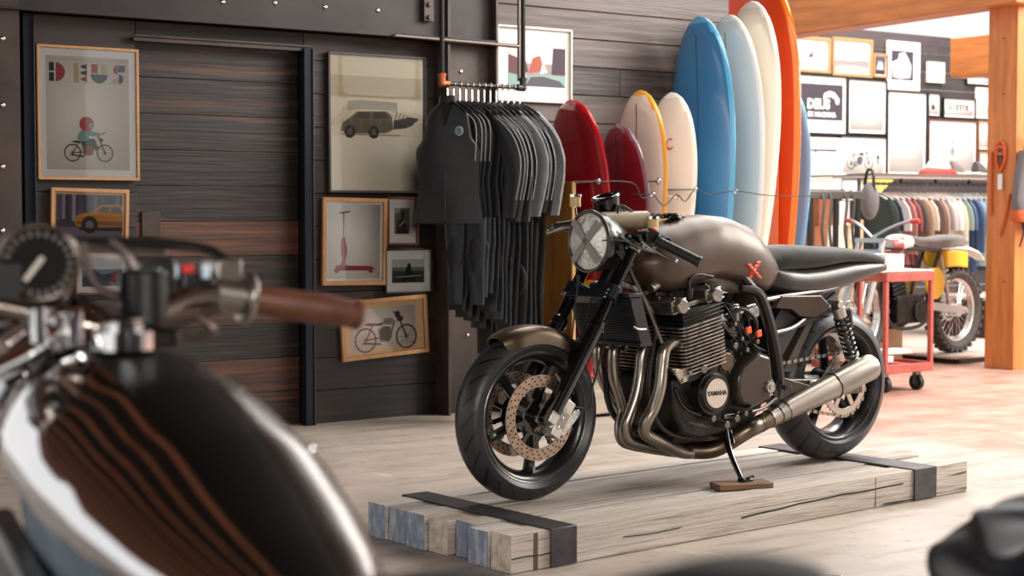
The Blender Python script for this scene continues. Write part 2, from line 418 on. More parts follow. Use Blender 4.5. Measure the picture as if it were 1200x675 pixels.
for i in range(nb):                                    # i = 0 nearest the viewer
    b = MB(); y0 = i*ww+.004; y1 = (i+1)*ww-.004-random.uniform(0, .006)
    if i == 3: y0 += 0; y1 -= .0
    xa = [0, .03, -.015, .055, .035, .02, -.01][i]; 
    xa = [0, 0.0, .035, .01, .0, .01, .0][i]; xb = PL-[0, .02, .01, .03, 0, .02, .01][i]
    h = PT-[0, .005, .001, .006, .002, .005, .001][i]
    n = 14; rs = []
    for k in range(n+1):
        x = xa+(xb-xa)*k/n; j = lambda a=.0018: random.uniform(-a, a)
        if k in (0, n): j = lambda a=.0018: random.uniform(-a, a)*.3
        rs.append([(x, y0+j(), .002), (x, y1+j(), .002), (x, y1+j(), h+j(.0008)), (x, y0+j(), h+j(.0008))])
    b.rings(rs, caps=False); b.m = 1
    b.add(rs[0], [(3, 2, 1, 0)]); b.m = 2; b.add(rs[-1], [(0, 1, 2, 3)])
    if i == 0:                                          # drying cracks and saw kerfs on the long face
        b.m = 3
        def crack(pts, wd):
            for (x0, z0), (x1, z1) in zip(pts, pts[1:]): b.bar((x0, y0-.0008, z0), (x1, y0-.0008, z1), .004, wd, up=(0, 0, 1))
        crack([(.0, .048), (.06, .05), (.12, .046), (.2, .05)], .004)
        crack([(1.05, .052), (1.15, .058), (1.24, .06), (1.36, .068), (1.45, .069), (1.6, .074), (1.73, .071), (1.85, .075), (1.97, .076)], .006)
        crack([(.48, .058), (.62, .052), (.75, .056)], .003)
        b.box((1.80, y0-.0005, PT/2), (.004, .003, PT-.01))
        b.m = 4; b.box((.10, y0-.0004, PT/2), (.018, .003, PT-.004))
    e = ENDW if i in (0, 3) else ENDB
    b.build('timber_beam', [timber_mat(i, *palette[i], None), e, ENDW, mat('crack shadow', '1d1815', .9), mat('rust stain', '54463b', .9)], root, bevel=.003)
STR = mat('grey steel strap', '4b4a4d', .45, .6, c2='39373a', scale=12, rv=.1)
for x0, x1 in ((.155, .265), (2.03, 2.17)):
    s = MB(); xm, d = (x0+x1)/2, x1-x0
    s.box((xm, PW/2, PT+.002), (d, PW+.012, .005)); s.box((xm, -.005, PT/2+.003), (d, .005, PT)); s.box((xm, PW+.005, PT/2+.003), (d, .005, PT))
    s.build('steel_strap', STR, root, bevel=.001)
# dark rail under the near end of the timbers
# ================================================================ the big brown motorcycle
bike = thing('motorcycle', 'brown naked cafe motorcycle with an orange X on its tank, on the timber platform', 'motorcycle', (P0.x, P0.y, PT), BANG)
S = lambda s, w, z: Vector((s, w, z))
def part(mb, name, mats, parent=bike, label=None, **k):
    o = mb.build(name, mats, parent, flip=True, **k)
    if label: o['label'] = label
    return o
def sub(mb, name, mats, par, loc=(0, 0, 0), **k):       # sub-part: built in bike coordinates, parented to a part
    o = mb.build(name, mats, par, loc=loc, flip=True, **k)
    o.matrix_parent_inverse = par.matrix_basis.inverted(); return o
def tyre_mat(name, N_, kk, wmax, depth=.9):
    m = bpy.data.materials.new(name); m.use_nodes = True; N = m.node_tree.nodes; K = m.node_tree.links; b = N['Principled BSDF']
    b.inputs['Roughness'].default_value = .38; b.inputs['Specular IOR Level'].default_value = .45
    tc = N.new('ShaderNodeTexCoord'); sp = N.new('ShaderNodeSeparateXYZ'); K.new(tc.outputs['Object'], sp.inputs[0])
    def M(op, a, c=None, d=None, cl=False):
        n = N.new('ShaderNodeMath'); n.operation = op; n.use_clamp = cl
        for i, q in enumerate((a, c, d)):
            if q is None: continue
            if isinstance(q, (int, float)): n.inputs[i].default_value = q
            else: K.new(q, n.inputs[i])
        return n.outputs[0]
    an = M('ARCTAN2', sp.outputs[2], sp.outputs[0]); ay = M('ABSOLUTE', sp.outputs[1])
    sg = M('SIGN', sp.outputs[1])
    t = M('MULTIPLY_ADD', an, N_/(2*PI), M('MULTIPLY', M('POWER', ay, 1.6), kk)); t = M('MULTIPLY_ADD', sg, .25, t)
    fr = M('FRACT', t); g = M('LESS_THAN', fr, .15)
    g = M('MULTIPLY', g, M('LESS_THAN', ay, wmax)); g = M('MULTIPLY', g, M('GREATER_THAN', ay, .009))
    r = M('SQRT', M('ADD', M('MULTIPLY', sp.outputs[0], sp.outputs[0]), M('MULTIPLY', sp.outputs[2], sp.outputs[2])))
    g = M('MULTIPLY', g, M('GREATER_THAN', r, .255))
    mx = N.new('ShaderNodeMix'); mx.data_type = 'RGBA'; mx.inputs[6].default_value = srgb('2b2b2e'); mx.inputs[7].default_value = srgb('060606'); K.new(g, mx.inputs[0]); K.new(mx.outputs[2], b.inputs['Base Color'])
    bu = N.new('ShaderNodeBump'); bu.inputs['Strength'].default_value = depth; bu.inputs['Distance'].default_value = .004; bu.invert = True; K.new(g, bu.inputs['Height']); K.new(bu.outputs[0], b.inputs['Normal'])
    return m
def tyre(mb, o, R, rim, hw):
    pr = []
    for k in range(15):                       # outer arc from bead to bead
        t = -1+2*k/14; a = t*1.45
        pr.append((R-hw*.92*(1-math.cos(a))*.98, hw*math.sin(a)/math.sin(1.45)*1.0))
    # sidewalls
    pr = [(rim-.004, -hw*.72), (rim+.012, -hw*.86)]+pr+[(rim+.012, hw*.86), (rim-.004, hw*.72), (rim-.012, hw*.5), (rim-.012, -hw*.5)]
    mb.lathe(pr, o, (0, 1, 0), 72, closed=True)
def cast_rim(mb, o, rim, hw, spokes, hubr, rot=0.):
    pr = [(rim-.002, -hw), (rim+.008, -hw-.001), (rim+.008, -hw+.006), (rim-.008, -hw*.55), (rim-.014, 0), (rim-.008, hw*.55), (rim+.008, hw-.006), (rim+.008, hw+.001), (rim-.002, hw), (rim-.018, hw*.75), (rim-.03, hw*.2), (rim-.03, -hw*.2), (rim-.018, -hw*.75)]
    mb.lathe(pr, o, (0, 1, 0), 64, closed=True)
    o = Vector(o)
    mb.cyl(o-Vector((0, hw*.9, 0)), o+Vector((0, hw*.9, 0)), hubr*.6, n=24); mb.cyl(o-Vector((0, hw*.6, 0)), o+Vector((0, hw*.6, 0)), hubr, n=24)
    for k in range(spokes):
        a = rot+2*PI*k/spokes; d = Vector((math.cos(a), 0, math.sin(a))); tn = Vector((-d.z, 0, d.x)); rs = []
        for r, wd, th, off in ((hubr*.7, .022, .03, 0), (hubr+.03, .017, .022, .004), (rim*.62, .016, .02, .008), (rim*.85, .022, .024, .006), (rim-.022, .038, .03, 0)):
            c = o+d*r+tn*off
            rs.append([c+tn*wd*math.cos(q)+Vector((0, 1, 0))*th*math.sin(q) for q in [PI/4+j*PI/4 for j in range(8)]])
        mb.rings(rs)
def disc(mb, o, r0, r1, th, holes=3):
    mb.m = 0; mb.lathe([(r0, -th/2), (r1, -th/2), (r1, th/2), (r0, th/2)], o, (0, 1, 0), 56, closed=True)
    mb.m = 1; o = Vector(o)
    for k in range(30):
        for j in range(holes):
            a = 2*PI*(k+j*.33)/30; r = r0+(r1-r0)*(.2+.6*j/(holes-1)); c = o+Vector((math.cos(a)*r, 0, math.sin(a)*r))
            mb.cyl(c-Vector((0, th/2+.0008, 0)), c+Vector((0, th/2+.0008, 0)), .0034, n=7)
def carrier(mb, o, ri, ro, n, rot=0):
    o = Vector(o); mb.lathe([(ri, -.004), (ri+.018, -.004), (ri+.018, .004), (ri, .004)], o, (0, 1, 0), 32, closed=True)
    for k in range(n):
        a = rot+2*PI*k/n; d = Vector((math.cos(a), 0, math.sin(a))); mb.bar(o+d*(ri+.008), o+d*(ro+.006), .016, .006, up=(0, 1, 0))
        mb.cyl(o+d*(ro+.002)-Vector((0, .006, 0)), o+d*(ro+.002)+Vector((0, .006, 0)), .009, n=12)
FA = S(.03, 0, .297); RA = S(1.585, 0, .315)
WBLK = mat('black wheel enamel', '121214', .3, .2, coat=.3)
DISCM = mat('brushed brake disc', 'b09a88', .33, .9, c2='927c6c', scale=30, rv=.1)
HOLE = mat('drilled hole', '0a0908', .9)
# --- front wheel
r = MB(); cast_rim(r, FA, .222, .048, 5, .045, .95); r.m = 1; r.torus(FA+S(0, .049, 0), (0, 1, 0), .2275, .0022, 64, 6)
fw = part(r, 'front_wheel', [WBLK, mat('rim edge highlight metal', '77716a', .3, 1)], loc=FA, bevel=.0015, seg=1)
t = MB(); tyre(t, FA, .297, .225, .062); sub(t, 'tyre', tyre_mat('front sport tyre', 24, 90., .056), fw, loc=FA)
for sgn in (1, -1):
    d = MB(); disc(d, FA+S(0, .068*sgn, 0), .108, .150, .005); sub(d, 'brake_disc', [DISCM, HOLE], fw)
    d = MB(); carrier(d, FA+S(0, .064*sgn, 0), .05, .1, 10, .2); sub(d, 'disc_carrier', GLOSSBLK, fw)
h = MB(); h.cyl(FA-S(0, .105, 0), FA+S(0, .112, 0), .011, n=12); h.cyl(FA+S(0, .1, 0), FA+S(0, .116, 0), .016, n=6); sub(h, 'axle', STEEL, fw)
# --- fork
UV = bp(742, 290, .105); LV = bp(655, 470, .105); fd = (UV-LV).normalized()
for sgn in (1, -1):
    o = S(0, .105*(sgn-1), 0); top = UV+o+fd*.035; mid = bp(699, 383, .105)+o; low = LV+o-fd*.045
    f = MB(); f.cyl(mid-fd*.1, top, .0215, n=20); f.cyl(top-fd*.01, top+fd*.012, .019, n=6)
    fk = part(f, 'fork_leg', mat('black fork tube', '17181b', .2, .7, coat=.4))
    f = MB(); f.cyl(low, mid, .0285, n=20); f.cyl(mid-fd*.006, mid+fd*.02, .032, .030, n=20); f.cyl(mid+fd*.02, mid+fd*.028, .03, .024, n=20)
    f.bar(low+fd*.07, S(FA.x, .105*sgn, FA.z), .05, .03, up=(0, 1, 0)); f.cyl(S(FA.x, .088*sgn, FA.z), S(FA.x, .122*sgn, FA.z), .024, n=16)
    sub(f, 'fork_slider', mat('black fork slider', '101114', .22, .3, coat=.5), fk)
def clampat(mb, c, th, r=.034):
    a = c+S(0, 0, 0)
    for sgn in (1, -1):
        q = S(a.x, .105*sgn, a.z); mb.cyl(q-fd*th/2, q+fd*th/2, r, n=20)
        mb.bar(q-fd*th*.3, S(a.x+.02, 0, a.z)-fd*th*.3+fd*th*.0, .05, th*.8, up=fd)
lc = MB(); c = LV+fd*((bp(722, 348, .105)-LV).dot(fd)); clampat(lc, c, .05); lc.m = 1
for z in (-.014, .002, .016):
    for sgn in (1, -1): lc.cyl(S(c.x-.03, .118*sgn, c.z)+fd*z, S(c.x-.038, .12*sgn, c.z)+fd*z, .005, n=8)
part(lc, 'lower_triple_clamp', [mat('blue black clamp casting', '1c222c', .35, .5), STEEL], bevel=.003)
uc = MB(); ct = UV; clampat(uc, ct, .03, .03); uc.cyl(S(ct.x+.03, 0, ct.z-.02), S(ct.x+.02, 0, ct.z+.03), .02, n=6); part(uc, 'upper_triple_clamp', ALU, bevel=.003)
st = MB(); st.cyl(S(c.x+.055, 0, c.z), S(ct.x+.05, 0, ct.z), .035, n=20); part(st, 'steering_head', BLK)
# --- front fender (bobbed, on the tyre's top)
f = MB(); rs = []
for k in range(15):
    a = math.radians(118-76*k/14); tt = abs(k-7)/7; ww = .070*(1-.25*max(0, tt-.75)/.25); rr = .297+.024
    ring = []
    for j in range(13):
        q = -1+2*j/12; ring.append(FA+S(math.cos(a)*(rr-.045*q*q*q*q-.02*q*q), ww*math.sin(q*1.5)/math.sin(1.5), math.sin(a)*(rr-.045*q**4-.02*q*q)))
    inner = [p+(FA-S(0, 0, 0)-p).normalized()*.004 if False else FA+(S(p.x, 0, p.z)-S(FA.x, 0, FA.z))*.986+S(0, p.y*.96, 0) for p in reversed(ring)]
    rs.append(ring+inner)
f.rings(rs); part(f, 'front_fender', mat('satin bronze fender paint', '6b5c49', .3, .8, c2='54473a', scale=5, rv=.06))
f = MB()
for sgn in (1, -1):
    a = FA+S(math.cos(math.radians(60))*.3, .07*sgn, math.sin(math.radians(60))*.3)
    f.bar(a, LV+fd*.12+S(0, .105*(sgn-1), 0)+S(0, -.02*sgn, 0), .022, .006, up=(0, 1, 0)); f.ball(a+S(0, .004*sgn, 0), .006, 8, 6)
explode(part(f, 'fender_bracket', BLK), 'fender_bracket')
# --- brake calipers
for sgn in (1, -1):
    cc = bp(652, 488, .10); cc = S(cc.x, .092*sgn, cc.z); e = Vector((fd.z, 0, -fd.x))
    k = MB(); R = Matrix(((e.x, 0, fd.x), (0, 1, 0), (e.z, 0, fd.z)))
    k.box(cc+e*-.016, (.07, .055, .105), R); k.box(cc+e*.014, (.045, .066, .14), R); k.box(cc-fd*.005+S(0, .016*sgn, 0), (.085, .034, .065), R)
    for q in (-.036, .0, .036): k.cyl(cc+fd*q+e*.01+S(0, .028*sgn, 0), cc+fd*q+e*.01+S(0, .036*sgn, 0), .007, n=8)
    k.cyl(cc+e*-.02+fd*.02+S(0, .02*sgn, 0), cc+e*-.02+fd*.02+S(0, .03*sgn, 0), .014, n=16); k.cyl(cc+e*-.02-fd*.022+S(0, .02*sgn, 0), cc+e*-.02-fd*.022+S(0, .03*sgn, 0), .014, n=16)
    part(k, 'brake_caliper', mat('silver caliper casting', 'c9c4bc', .33, .85, bump=.08, scale=60), bevel=.004, label='silver brake caliper')
    k = MB(); k.bar(cc+e*.035-fd*.05+S(0, .02*sgn, 0), cc+e*.075+fd*.055, .032, .02, up=(0, 1, 0)); k.cyl(cc+e*.075+fd*.055-S(0, .012, 0), cc+e*.075+fd*.055+S(0, .012, 0), .013, n=12)
    part(k, 'caliper_bracket', ALU, bevel=.002)
k = MB(); cc = bp(652, 488, .11)
k.tube([cc+fd*.05, bp(690, 478, .13), bp(694, 455, .13), bp(701, 430, .12), bp(711, 380, .08), bp(700, 350, .05)], .004, 6); k.tube([bp(652, 470, -.1), bp(640, 420, -.1), bp(676, 405, .0), bp(693, 350, 0)], .004, 6)
k.tube([bp(679, 322, .02), bp(675, 350, .03), bp(671, 390, .04), bp(668, 420, .05)], .003, 6)
k.tube([bp(667, 408, .07), bp(668, 440, .075), bp(672, 462, .08)], .003, 6)
explode(part(k, 'brake_hose', RUB), 'brake_hose')
# --- headlight
HC = bp(690, 283, .0); HR = .108
k = MB(); ax = (-1, 0, .02)
k.lathe([(HR+.002, 0), (HR+.004, -.02), (HR*.96, -.06), (HR*.78, -.115), (HR*.4, -.15), (.001, -.155)], HC, ax, 40)
hl = part(k, 'headlight', mat('black headlight bowl', '1a1a1b', .3, .2, coat=.3))
k = MB(); k.torus(HC, ax, HR, .0075, 48, 10); sub(k, 'headlight_ring', mat('dark grey ring', '55534f', .3, .8), hl)
k = MB(); k.lathe([(.001, .014), (HR*.4, .012), (HR*.8, .006), (HR*.97, .0), (HR*.97, -.004), (.001, -.004)], HC, ax, 40)
def faceted():
    m = mat('fluted headlight lens', 'f2f2ea', .22, .45, bump=.9, scale=14, c2='8a8a84', lo=.42, hi=.75); return m
sub(k, 'headlight_lens', faceted(), hl, label=None) if False else sub(k, 'headlight_lens', faceted(), hl)
k = MB(); hx = HC+S(-.0165, 0, 0)
for sg in (1, -1):
    k.bar(hx+S(0, -.07*sg, .072), hx+S(0, .07*sg, -.072), .026, .003, up=(1, 0, 0))
tp = sub(k, 'cross_tape', mat('grey tape', '8f8c88', .6), hl); tp['label'] = 'grey tape cross over the headlight lens'
k = MB()
for sgn in (1, -1):
    k.bar(S(HC.x+.04, .105*sgn, HC.z-.02), S(ct.x-.01, .105*sgn, ct.z-.07), .03, .008, up=(0, 1, 0)); k.cyl(S(HC.x+.05, .12*sgn, HC.z-.02), S(HC.x+.05, .09*sgn, HC.z-.02), .012, n=8)
k.tube([bp(676, 322, 0), bp(679, 332, 0), bp(690, 338, .0)], .006, 6)
explode(part(k, 'headlight_bracket', BLK), 'headlight_bracket')
# tan sleeve over the headlight, gauge cup
k = MB(); a = bp(700, 257, .06); e = bp(760, 256, .07)
a = a+S(.05, 0, 0); k.cyl(a+S(0, -.03, -.008), e+S(0, -.01, -.004), .034, .032, n=20); k.ball(a+S(.0, -.03, -.008), (.03, .034, .034), 16, 10)
part(k, 'tan_sleeve', mat('tan khaki vinyl', '8d7f66', .45, c2='75684f', scale=10), label='tan padded sleeve rolled over the handlebar')
g = bp(712, 240, -.02); k = MB(); k.cyl(g+S(0, 0, -.03), g+S(-.01, 0, .028), .045, .05, n=28); k.torus(g+S(-.01, 0, .028), (-.3, 0, 1), .048, .006, 28, 8)
part(k, 'gauge_cup', GLOSSBLK)
for px, py, w, nm in ((674, 236, -.12, 'brake_reservoir'), (765, 262, .14, 'clutch_reservoir')):
    q = bp(px, py, w); k = MB(); k.m = 0; k.cyl(q+S(0, 0, -.02), q+S(0, 0, .016), .021, n=20); k.m = 1; k.cyl(q+S(0, 0, .016), q+S(0, 0, .026), .024, n=20); k.tube([q+S(0, 0, -.02), q+S(.005, 0, -.05), q+S(.012, -.01, -.075)], .004, 6)
    part(k, nm, [mat('cream brake fluid pot', 'c9a969', .3, trans=.0), CHROME], label='cream fluid pot with a bright cap')
# --- handlebars: clip-on style low bars
hb = MB(); gi = bp(772, 283, .2); go = bp(818, 306, .33)
hb.tube([S(ct.x+.005, .03, ct.z+.045), S(ct.x, .1, ct.z+.04), gi], .011, 10); hb.tube([S(ct.x+.005, -.03, ct.z+.045), S(ct.x, -.1, ct.z+.045), bp(683, 262, -.2), bp(655, 266, -.31)], .011, 10)
bar_ = part(hb, 'handlebar', BLK)
for nm, a, c in (('l', gi, go), ('r', bp(683, 262, -.2), bp(655, 266, -.31))):
    k = MB(); d = (c-a); k.cyl(a, c, .0175, n=16)
    for q in range(12): k.torus(a+d*(q+.5)/12, d, .0178, .0016, 16, 6)
    k.cyl(c, c+d.normalized()*.012, .02, n=16); k.cyl(a-d.normalized()*.006, a, .024, n=16)
    sub(k, 'grip', mat('ribbed black grip', '1d1c1b', .5), bar_)
    k = MB(); u = d.normalized(); k.box(a-u*.035, (.05, .045, .045), Matrix.Rotation(.3, 3, 'Z')); k.cyl(a-u*.04+S(0, 0, .02), a-u*.03+S(0, 0, .034), .008, n=8)
    sub(k, 'switch_housing', BLK, bar_, bevel=.004)
    k = MB(); k.m = 0; k.ball(a-u*.03+S(-.0, .012, .03), (.014, .01, .008), 10, 6); sub(k, 'kill_switch', mat('red switch', 'b02a26', .4), bar_)
    k = MB(); f0 = a-u*.05+S(-.035, 0, -.005); k.tube([f0, f0+u*.05+S(-.03, 0, -.004), f0+u*.12+S(-.03, .0, -.012), f0+u*.165+S(-.018, 0, -.014)], [.007, .0055, .005, .006], 8); k.ball(f0+u*.165+S(-.018, 0, -.014), .0085, 10, 8)
    sub(k, 'lever', mat('polished lever', '9b9893', .25, 1), bar_)
k = MB(); q = bp(655, 266, -.315); k.cyl(q, q+(bp(646, 267, -.34)-q), .012, n=12); part(k, 'bar_end', STEEL)
# bundle of cables and hoses around the steering head
k = MB()
for i in range(7):
    w0 = -.12+.04*i
    k.tube([S(ct.x-.02, w0, ct.z+.03), S(ct.x-.05, w0*.7, ct.z-.03+.01*i), S(c.x-.01, w0*.4, c.z+.08), S(c.x+.09, w0*.6, c.z+.03), S(c.x+.17, w0*.8, c.z+.05)], .0042, 6)
for i in range(4):
    k.tube([bp(742, 268+3*i, .1), bp(752, 275+4*i, .12), bp(770+4*i, 272+2*i, .12), bp(788, 284+3*i, .1)], .004, 6)
explode(part(k, 'control_cable', RUB), 'control_cable')
k = MB(); k.tube([bp(733, 304, .03), bp(745, 330, .08), bp(764, 372, .15), bp(776, 402, .17)], .0055, 8); k.tube([bp(727, 318, -.02), bp(742, 352, .04), bp(758, 388, .1)], .0055, 8)
explode(part(k, 'clutch_cable', mat('grey brown cable', '8a7d72', .35, .6)), 'clutch_cable')
k = MB()
for px, py, r_ in ((748, 272, .008), (741, 283, .007), (752, 287, .009), (758, 280, .007), (736, 277, .006), (764, 291, .007)):
    q = bp(px, py, .13); k.cyl(q, q+S(0, .012, .0), r_, n=8)
k.tube([bp(706, 282, .1), bp(722, 281, .11), bp(735, 283, .12)], .003, 6); k.tube([bp(726, 276, .12), bp(745, 288, .14), bp(768, 296, .16)], .006, 8)
explode(part(k, 'bar_fitting', STEEL), 'bar_fitting')
# --- tank
tk = MB(); rs = []
prof = [ # s, top, bottom, half width
 (.50, .865, .79, .10), (.53, .90, .755, .128), (.57, .928, .722, .142), (.63, .955, .712, .152), (.74, .987, .735, .158), (.84, 1.0, .757, .160), (.95, .993, .742, .158),
 (1.06, .960, .702, .150), (1.10, .932, .688, .142), (1.14, .895, .700, .130), (1.175, .855, .725, .115), (1.20, .815, .75, .10)]
NS = 30
for i in range(NS+1):
    s_ = .50+(.70)*i/NS; z1, z0, hw = interp(prof, s_)
    zc = z0+(z1-z0)*.42; ring = []
    for j in range(36):
        a = 2*PI*j/36; cs, sn = math.cos(a), math.sin(a)
        if sn >= 0: y = hw*math.copysign(abs(cs)**.8, cs); z = zc+(z1-zc)*abs(sn)**.95
        else: y = hw*math.copysign(abs(cs)**.28, cs)*(1-.13*abs(sn)**2); z = zc-(zc-z0)*abs(sn)**.75
        ring.append(S(s_, y, z))
    rs.append(ring)
def shrink(ring, f, ds):
    cx = sum((p for p in ring), Vector())/len(ring); return [cx+(p-cx)*f+S(ds, 0, 0) for p in ring]
rs = [shrink(rs[0], .72, -.016), shrink(rs[0], .92, -.008)]+rs+[shrink(rs[-1], .9, .012), shrink(rs[-1], .6, .022)]
tk.rings(rs)
TANKM = mat('satin brown tank paint', '58463a', .42, .3, c2='4c3c31', scale=3, coat=.06, rv=.04)
tank = part(tk, 'fuel_tank', TANKM, ang=1.2)
def tanky(px, py):                       # point on the near tank side below a pixel
    w = .16
    for _ in range(12):
        q = bp(px, py, w); z1, z0, hw = interp(prof, q.x); zc = z0+(z1-z0)*.42
        if q.z >= zc: u = min(1, (q.z-zc)/(z1-zc)); w = hw*math.cos(math.asin(min(1, u**(1/.95))))**.8
        else: u = min(1, (zc-q.z)/(zc-z0)); sn = min(1, u**(1/.75)); w = hw*math.sqrt(1-sn*sn)**.28*(1-.13*sn*sn)
        w = max(w, .02)
    return bp(px, py, w)
xm = MB()
for (a, b_) in (((876, 309), (890, 326)), ((889, 306), (877, 327))):
    L_ = []; R_ = []
    for k in range(6):
        t = k/5; x = a[0]+(b_[0]-a[0])*t; y = a[1]+(b_[1]-a[1])*t; L_.append(tanky(x-2.8, y)+S(0, .002, 0)); R_.append(tanky(x+2.8, y)+S(0, .002, 0))
    for k in range(5): xm.add([L_[k], R_[k], R_[k+1], L_[k+1]], [(0, 1, 2, 3)])
o = sub(xm, 'painted_cross', mat('orange red stencil paint', 'd8462e', .5), tank); o['label'] = 'orange red painted X on the tank side'
sm = o.modifiers.new('solid', 'SOLIDIFY'); sm.thickness = .0015
k = MB(); q = S(.72, 0, .985); k.cyl(q, q+S(0, 0, .014), .038, .034, n=28); k.cyl(q+S(0, 0, .014), q+S(0, 0, .02), .02, n=20)
for j in range(10): k.ball(q+S(math.cos(j*.628)*.046, math.sin(j*.628)*.046, .004), .004, 6, 4)
sub(k, 'fuel_cap', mat('dark cap', '2b2824', .3, .8), tank)
# --- seat
def loftseat(mb, tab, n, p=2.4, s0=None, s1=None):
    rs = []; s0 = tab[0][0]; s1 = tab[-1][0]
    for i in range(n+1):
        s_ = s0+(s1-s0)*i/n; zt, zb, hw = interp(tab, s_); zc = (zt+zb)/2; hh = (zt-zb)/2; ring = []
        for j in range(24):
            a = 2*PI*j/24; cs, sn = math.cos(a), math.sin(a)
            ring.append(S(s_, hw*math.copysign(abs(cs)**(2/p), cs), zc+hh*math.copysign(abs(sn)**(2/p), sn)))
        rs.append(ring)
    mb.rings(rs)
k = MB(); loftseat(k, [(1.13, .80, .755, .075), (1.17, .835, .765, .10), (1.24, .868, .775, .118), (1.30, .880, .778, .125), (1.38, .878, .778, .13), (1.47, .872, .785, .135), (1.58, .868, .80, .135), (1.68, .860, .80, .130), (1.76, .848, .795, .120), (1.82, .833, .79, .105), (1.85, .818, .787, .085), (1.862, .806, .79, .06)], 34)
seat = part(k, 'seat', mat('black suede', '1d1c1b', .9, c2='161514', scale=40, sheen=.3), ang=1.2)
k = MB(); loftseat(k, [(1.125, .79, .725, .08), (1.16, .80, .70, .12), (1.22, .792, .685, .138), (1.32, .785, .678, .142), (1.42, .792, .675, .142), (1.52, .803, .69, .14), (1.62, .812, .712, .136), (1.72, .812, .735, .128), (1.80, .808, .752, .112), (1.85, .803, .76, .095), (1.866, .795, .768, .07)], 34, p=3.2)
part(k, 'seat_base', mat('smooth grey leather', '3b3634', .35, c2='302c2a', scale=14, rv=.06), ang=1.2)
k = MB(); loftseat(k, [(1.70, .778, .73, .055), (1.80, .765, .735, .06), (1.85, .768, .745, .055)], 8, p=4); part(k, 'tail_light', mat('dark red lens', '3a1715', .3))
# --- side panel
k = MB(); pts = [(905, 361), (914, 346), (964, 345), (975, 357), (973, 364), (957, 373), (938, 372), (927, 363)]
for w0, w1 in ((.115, .15),):
    a = [bp(x, y, w1) for x, y in pts]; cx = sum(a, Vector())/len(a)
    outer = [cx+(p-cx)*.9 for p in a]; base = [S(p.x, w0-.03, p.z) for p in a]
    k.rings([base, [S(p.x, w1-.012, p.z) for p in a], outer])
sp_ = part(k, 'side_panel', BRONZE, bevel=.003)
k = MB(); k.rings([[S(p.x, -p.y, p.z) for p in r_] for r_ in ([S(p.x, .085, p.z) for p in a], [S(p.x, .138, p.z) for p in a], outer)]); part(k, 'side_panel', BRONZE, bevel=.003)
# --- frame
k = MB(); FRM = mat('dark brown black frame paint', '242020', .3, .3, coat=.3)
for sg in (1, -1):
    g = lambda px, py, w: S(bp(px, py, w).x, w*sg, bp(px, py, w).z)
    k.tube([g(868, 338, .14), g(884, 341, .15), g(893, 352, .16), g(903, 385, .175), g(910, 420, .18), g(913, 450, .18), g(908, 478, .17)], [.014, .02, .023, .024, .024, .022, .018], 10, flat=((1, 0, 0), 1.0))
    k.tube([g(893, 352, .15), g(920, 347, .13), g(975, 338, .12), g(1010, 322, .1)], .012, 8)
    k.tube([g(908, 390, .15), g(930, 383, .14), g(952, 365, .12), g(978, 345, .12)], .012, 8)
    k.tube([S(ct.x+.04, .02*sg, ct.z-.06), S(.62, .05*sg, .86), S(.9, .1*sg, .82), g(893, 350, .15)], .018, 8)
    k.tube([S(ct.x+.06, .03*sg, ct.z-.1), g(737, 312, .03), g(752, 345, .07), g(768, 385, .1), S(.50, .12*sg, .35), S(.60, .12*sg, .20), S(.9, .13*sg, .17), g(908, 478, .16)], .012, 10)
part(k, 'frame', FRM)
# --- radiator / oil cooler
k = MB(); RC = bp(728, 375, .0)
RT, RB = bp(745, 350, .16), bp(762, 402, .16)
q = [S(RT.x-.035, .17, RT.z+.005), S(RT.x+.02, .17, RT.z+.005), S(RB.x+.0, .17, RB.z), S(RB.x-.055, .17, RB.z)]
k.prism(q, (0, -.34, 0)); k.m = 1
for j in range(18):
    z = q[0].z-.012-(q[0].z-q[3].z-.024)*j/17; x = q[0].x+(q[3].x-q[0].x)*j/17
    k.box((x+.008-.012, 0, z), (.004, .31, .0035))
k.m = 0; k.box((q[0].x+.02, 0, q[0].z+.008), (.07, .36, .014)); k.box((q[3].x+.02, 0, q[3].z-.004), (.06, .355, .012))
part(k, 'oil_cooler', [mat('black cooler housing', '15171a', .4), mat('cooler fins', '3b4048', .4, .8)], bevel=.003, seg=1)
k = MB()
for w_ in (.05, -.09): k.tube([S(RT.x-.01, w_, RT.z), S(RT.x+.02, w_, RT.z+.04), S(RT.x+.08, w_+.01, RT.z+.03), S(RT.x+.14, w_+.02, RT.z-.03)], .013, 10)
k.tube([bp(742, 383, .175), bp(748, 386, .18), bp(757, 386, .178)], .005, 6)
explode(part(k, 'cooler_hose', STEEL), 'cooler_hose')
# horn and coils in front of the frame
k = MB(); q = bp(716, 358, .05); k.bar(bp(720, 349, .06), bp(733, 358, .06), .05, .02, up=(1, 0, 0)); k.cyl(bp(762, 338, .09), bp(770, 333, .09), .02, n=14); k.cyl(bp(738, 352, -.02), bp(738, 352, .04), .022, n=16); part(k, 'horn', ALU, bevel=.003)
